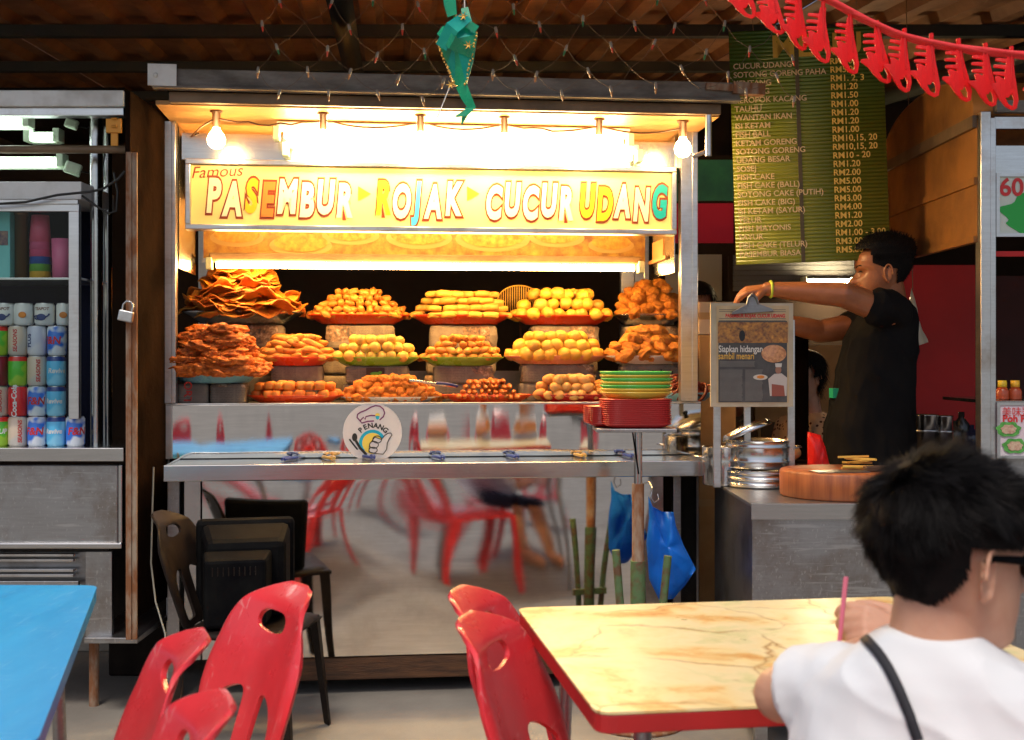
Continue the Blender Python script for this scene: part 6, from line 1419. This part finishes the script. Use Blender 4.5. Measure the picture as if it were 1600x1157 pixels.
strip([O(720,132), O(728,150), O(738,170), O(728,178), O(712,182)], [.034,.032,.026,.02,.006], M['ribbon'], 'ribbon'); strip([O(734,168,.004), O(726,180,.004), O(721,194,.004)], [.02,.018,.006], M['ribbon'], 'ribbon')
strip([O(748,50,-.01), O(735,42,-.02), O(728,15,-.01)], [.022,.026,.02], M['ribbon'], 'ribbon')
gd = MB(); r0 = random.Random(2)
for a, b_ in ((fr_[0], fr_[5]), (fr_[2], fr_[4]), (fr_[1], fr_[3]), (fr_[0], cf)):
    for k in range(16): p = a.lerp(b_, k/15) + Vector((r0.uniform(-.002,.002), -.006+r0.uniform(-.003,0), r0.uniform(-.002,.002))); gd.ell(p, .0026+r0.random()*.0015, 6, 4)
for c_ in (O(730,32,-.03), O(738,77,-.03), O(706,134,-.01)):
    for k in range(6): a_ = k*1.05; gd.tube([c_, c_+Vector((math.cos(a_)*.012, -.008, math.sin(a_)*.012))], [.003,.0008], 5)
gd.build('gold_edging', M['gold'], orn)
MB().tube([O(727,22), O(724,-60)], .0016, 6).tube([O(702,136), O(682,182)], .0014, 6).build('string', M['white_plastic'], orn)
# net of small lights in front of the canopy
YW = 4.02
net = thing('net_lights', 'net of thin wires with tiny bulbs hanging in front of the canopy', 'string lights', wp(800, 0, YW))
ncap = mat('white_cap', (.26,.23,.19), .4); tips = [mat('red_tip', (.55,.05,.02), .25), mat('green_tip', (.03,.16,.05), .25), mat('orange_lit_tip', (.50,.22,.08), .2)]  # lower-row clear tips have the lamps' orange light in their base colour
capm = MB().lathe([(.001,.010),(.004,.010),(.0052,0),(.0052,-.012),(.001,-.012)], 8).mesh('bulb_cap'); capm.materials.append(ncap)
tipm = []
for m_ in tips:
    me = MB().lathe([(.0036,-.012),(.0040,-.018),(.0028,-.027),(.0005,-.032)], 8).mesh('bulb_tip'); me.materials.append(m_); tipm.append(me)
r0 = random.Random(5); rowsN = []; ys = (-34, 2, 40, 78, 112, 146)
for ri, yy in enumerate(ys):
    row = []
    for k in range(12):
        px = 404 + k*73 + (36 if ri % 2 else 0); tight = 1 - .55*max(0, (470-px)/80) if px < 470 else 1
        px = px + r0.uniform(-7, 7); dy = r0.uniform(-6, 6) + 8*math.sin(px*.011)
        row.append(wp(px, yy+dy, YW) + Vector((0, r0.uniform(-.02,.02), 0)))
    rowsN.append(row)
ww = MB()
for ri in range(len(ys)-1):
    for k in range(12):
        a = rowsN[ri][k]
        for kk in ((k, k-1) if ri % 2 == 0 else (k, k+1)):
            if 0 <= kk < 12:
                b_ = rowsN[ri+1][kk]; mid = a.lerp(b_, .5) + Vector((0, 0, -.012)) + (b_-a).cross(Vector((0,1,0))).normalized()*r0.uniform(-.006,.006); ww.tube([a, a.lerp(mid, .6)+Vector((0,0,-.003)), mid, b_], .0008, 4, cap=False)
wpart(ww, 'wire_net', mat('thin_dark_wire', (.12,.07,.04), .5), net)
for ri, row in enumerate(rowsN):
    for k, p in enumerate(row):
        if r0.random() < .08: continue
        sw_ = R(r0.uniform(-22, 22)); o = link('bulb_cap', capm, None, net, p - net.location, rot=(0, sw_, 0)); o.scale = (.95,.95,.95); link('bulb_tip', tipm[(2 if ri >= 4 else (0 if (k*7+ri) % 3 else 1))], None, o)
# hanging strings and cable near the net, power lead by the TV
tag(MB().tube([wp(240, 730, 4.28), wp(238, 800, 4.26), wp(236, 880, 4.24), wp(243, 940, 4.2), wp(258, 990, 4.16), wp(262, 1060, 4.1)], .0032, 6).build('power_lead', mat('grey_lead', (.25,.25,.22), .5)), 'thin grey power lead hanging between the two stalls', 'cable')
rc = wp(228, 790, 4.9)
tag(MB().box(-.04,.06,-.02,.02,-.10,.10).box(-.03,.05,-.025,-.0205,-.02,.02).build('red_crate', M['red_plastic2'], None, (rc.x, 4.9, .62), bevel=.004), 'bright red crate edge in the gap between the two stalls', 'crate')
tag(MB().box(-.12,.12,-.10,.10,0,.518).build('dark_stool', M['dark_brown_plastic'], None, (rc.x, 4.9, .001), bevel=.01), 'dark box stool in the gap carrying the red crate', 'stool')
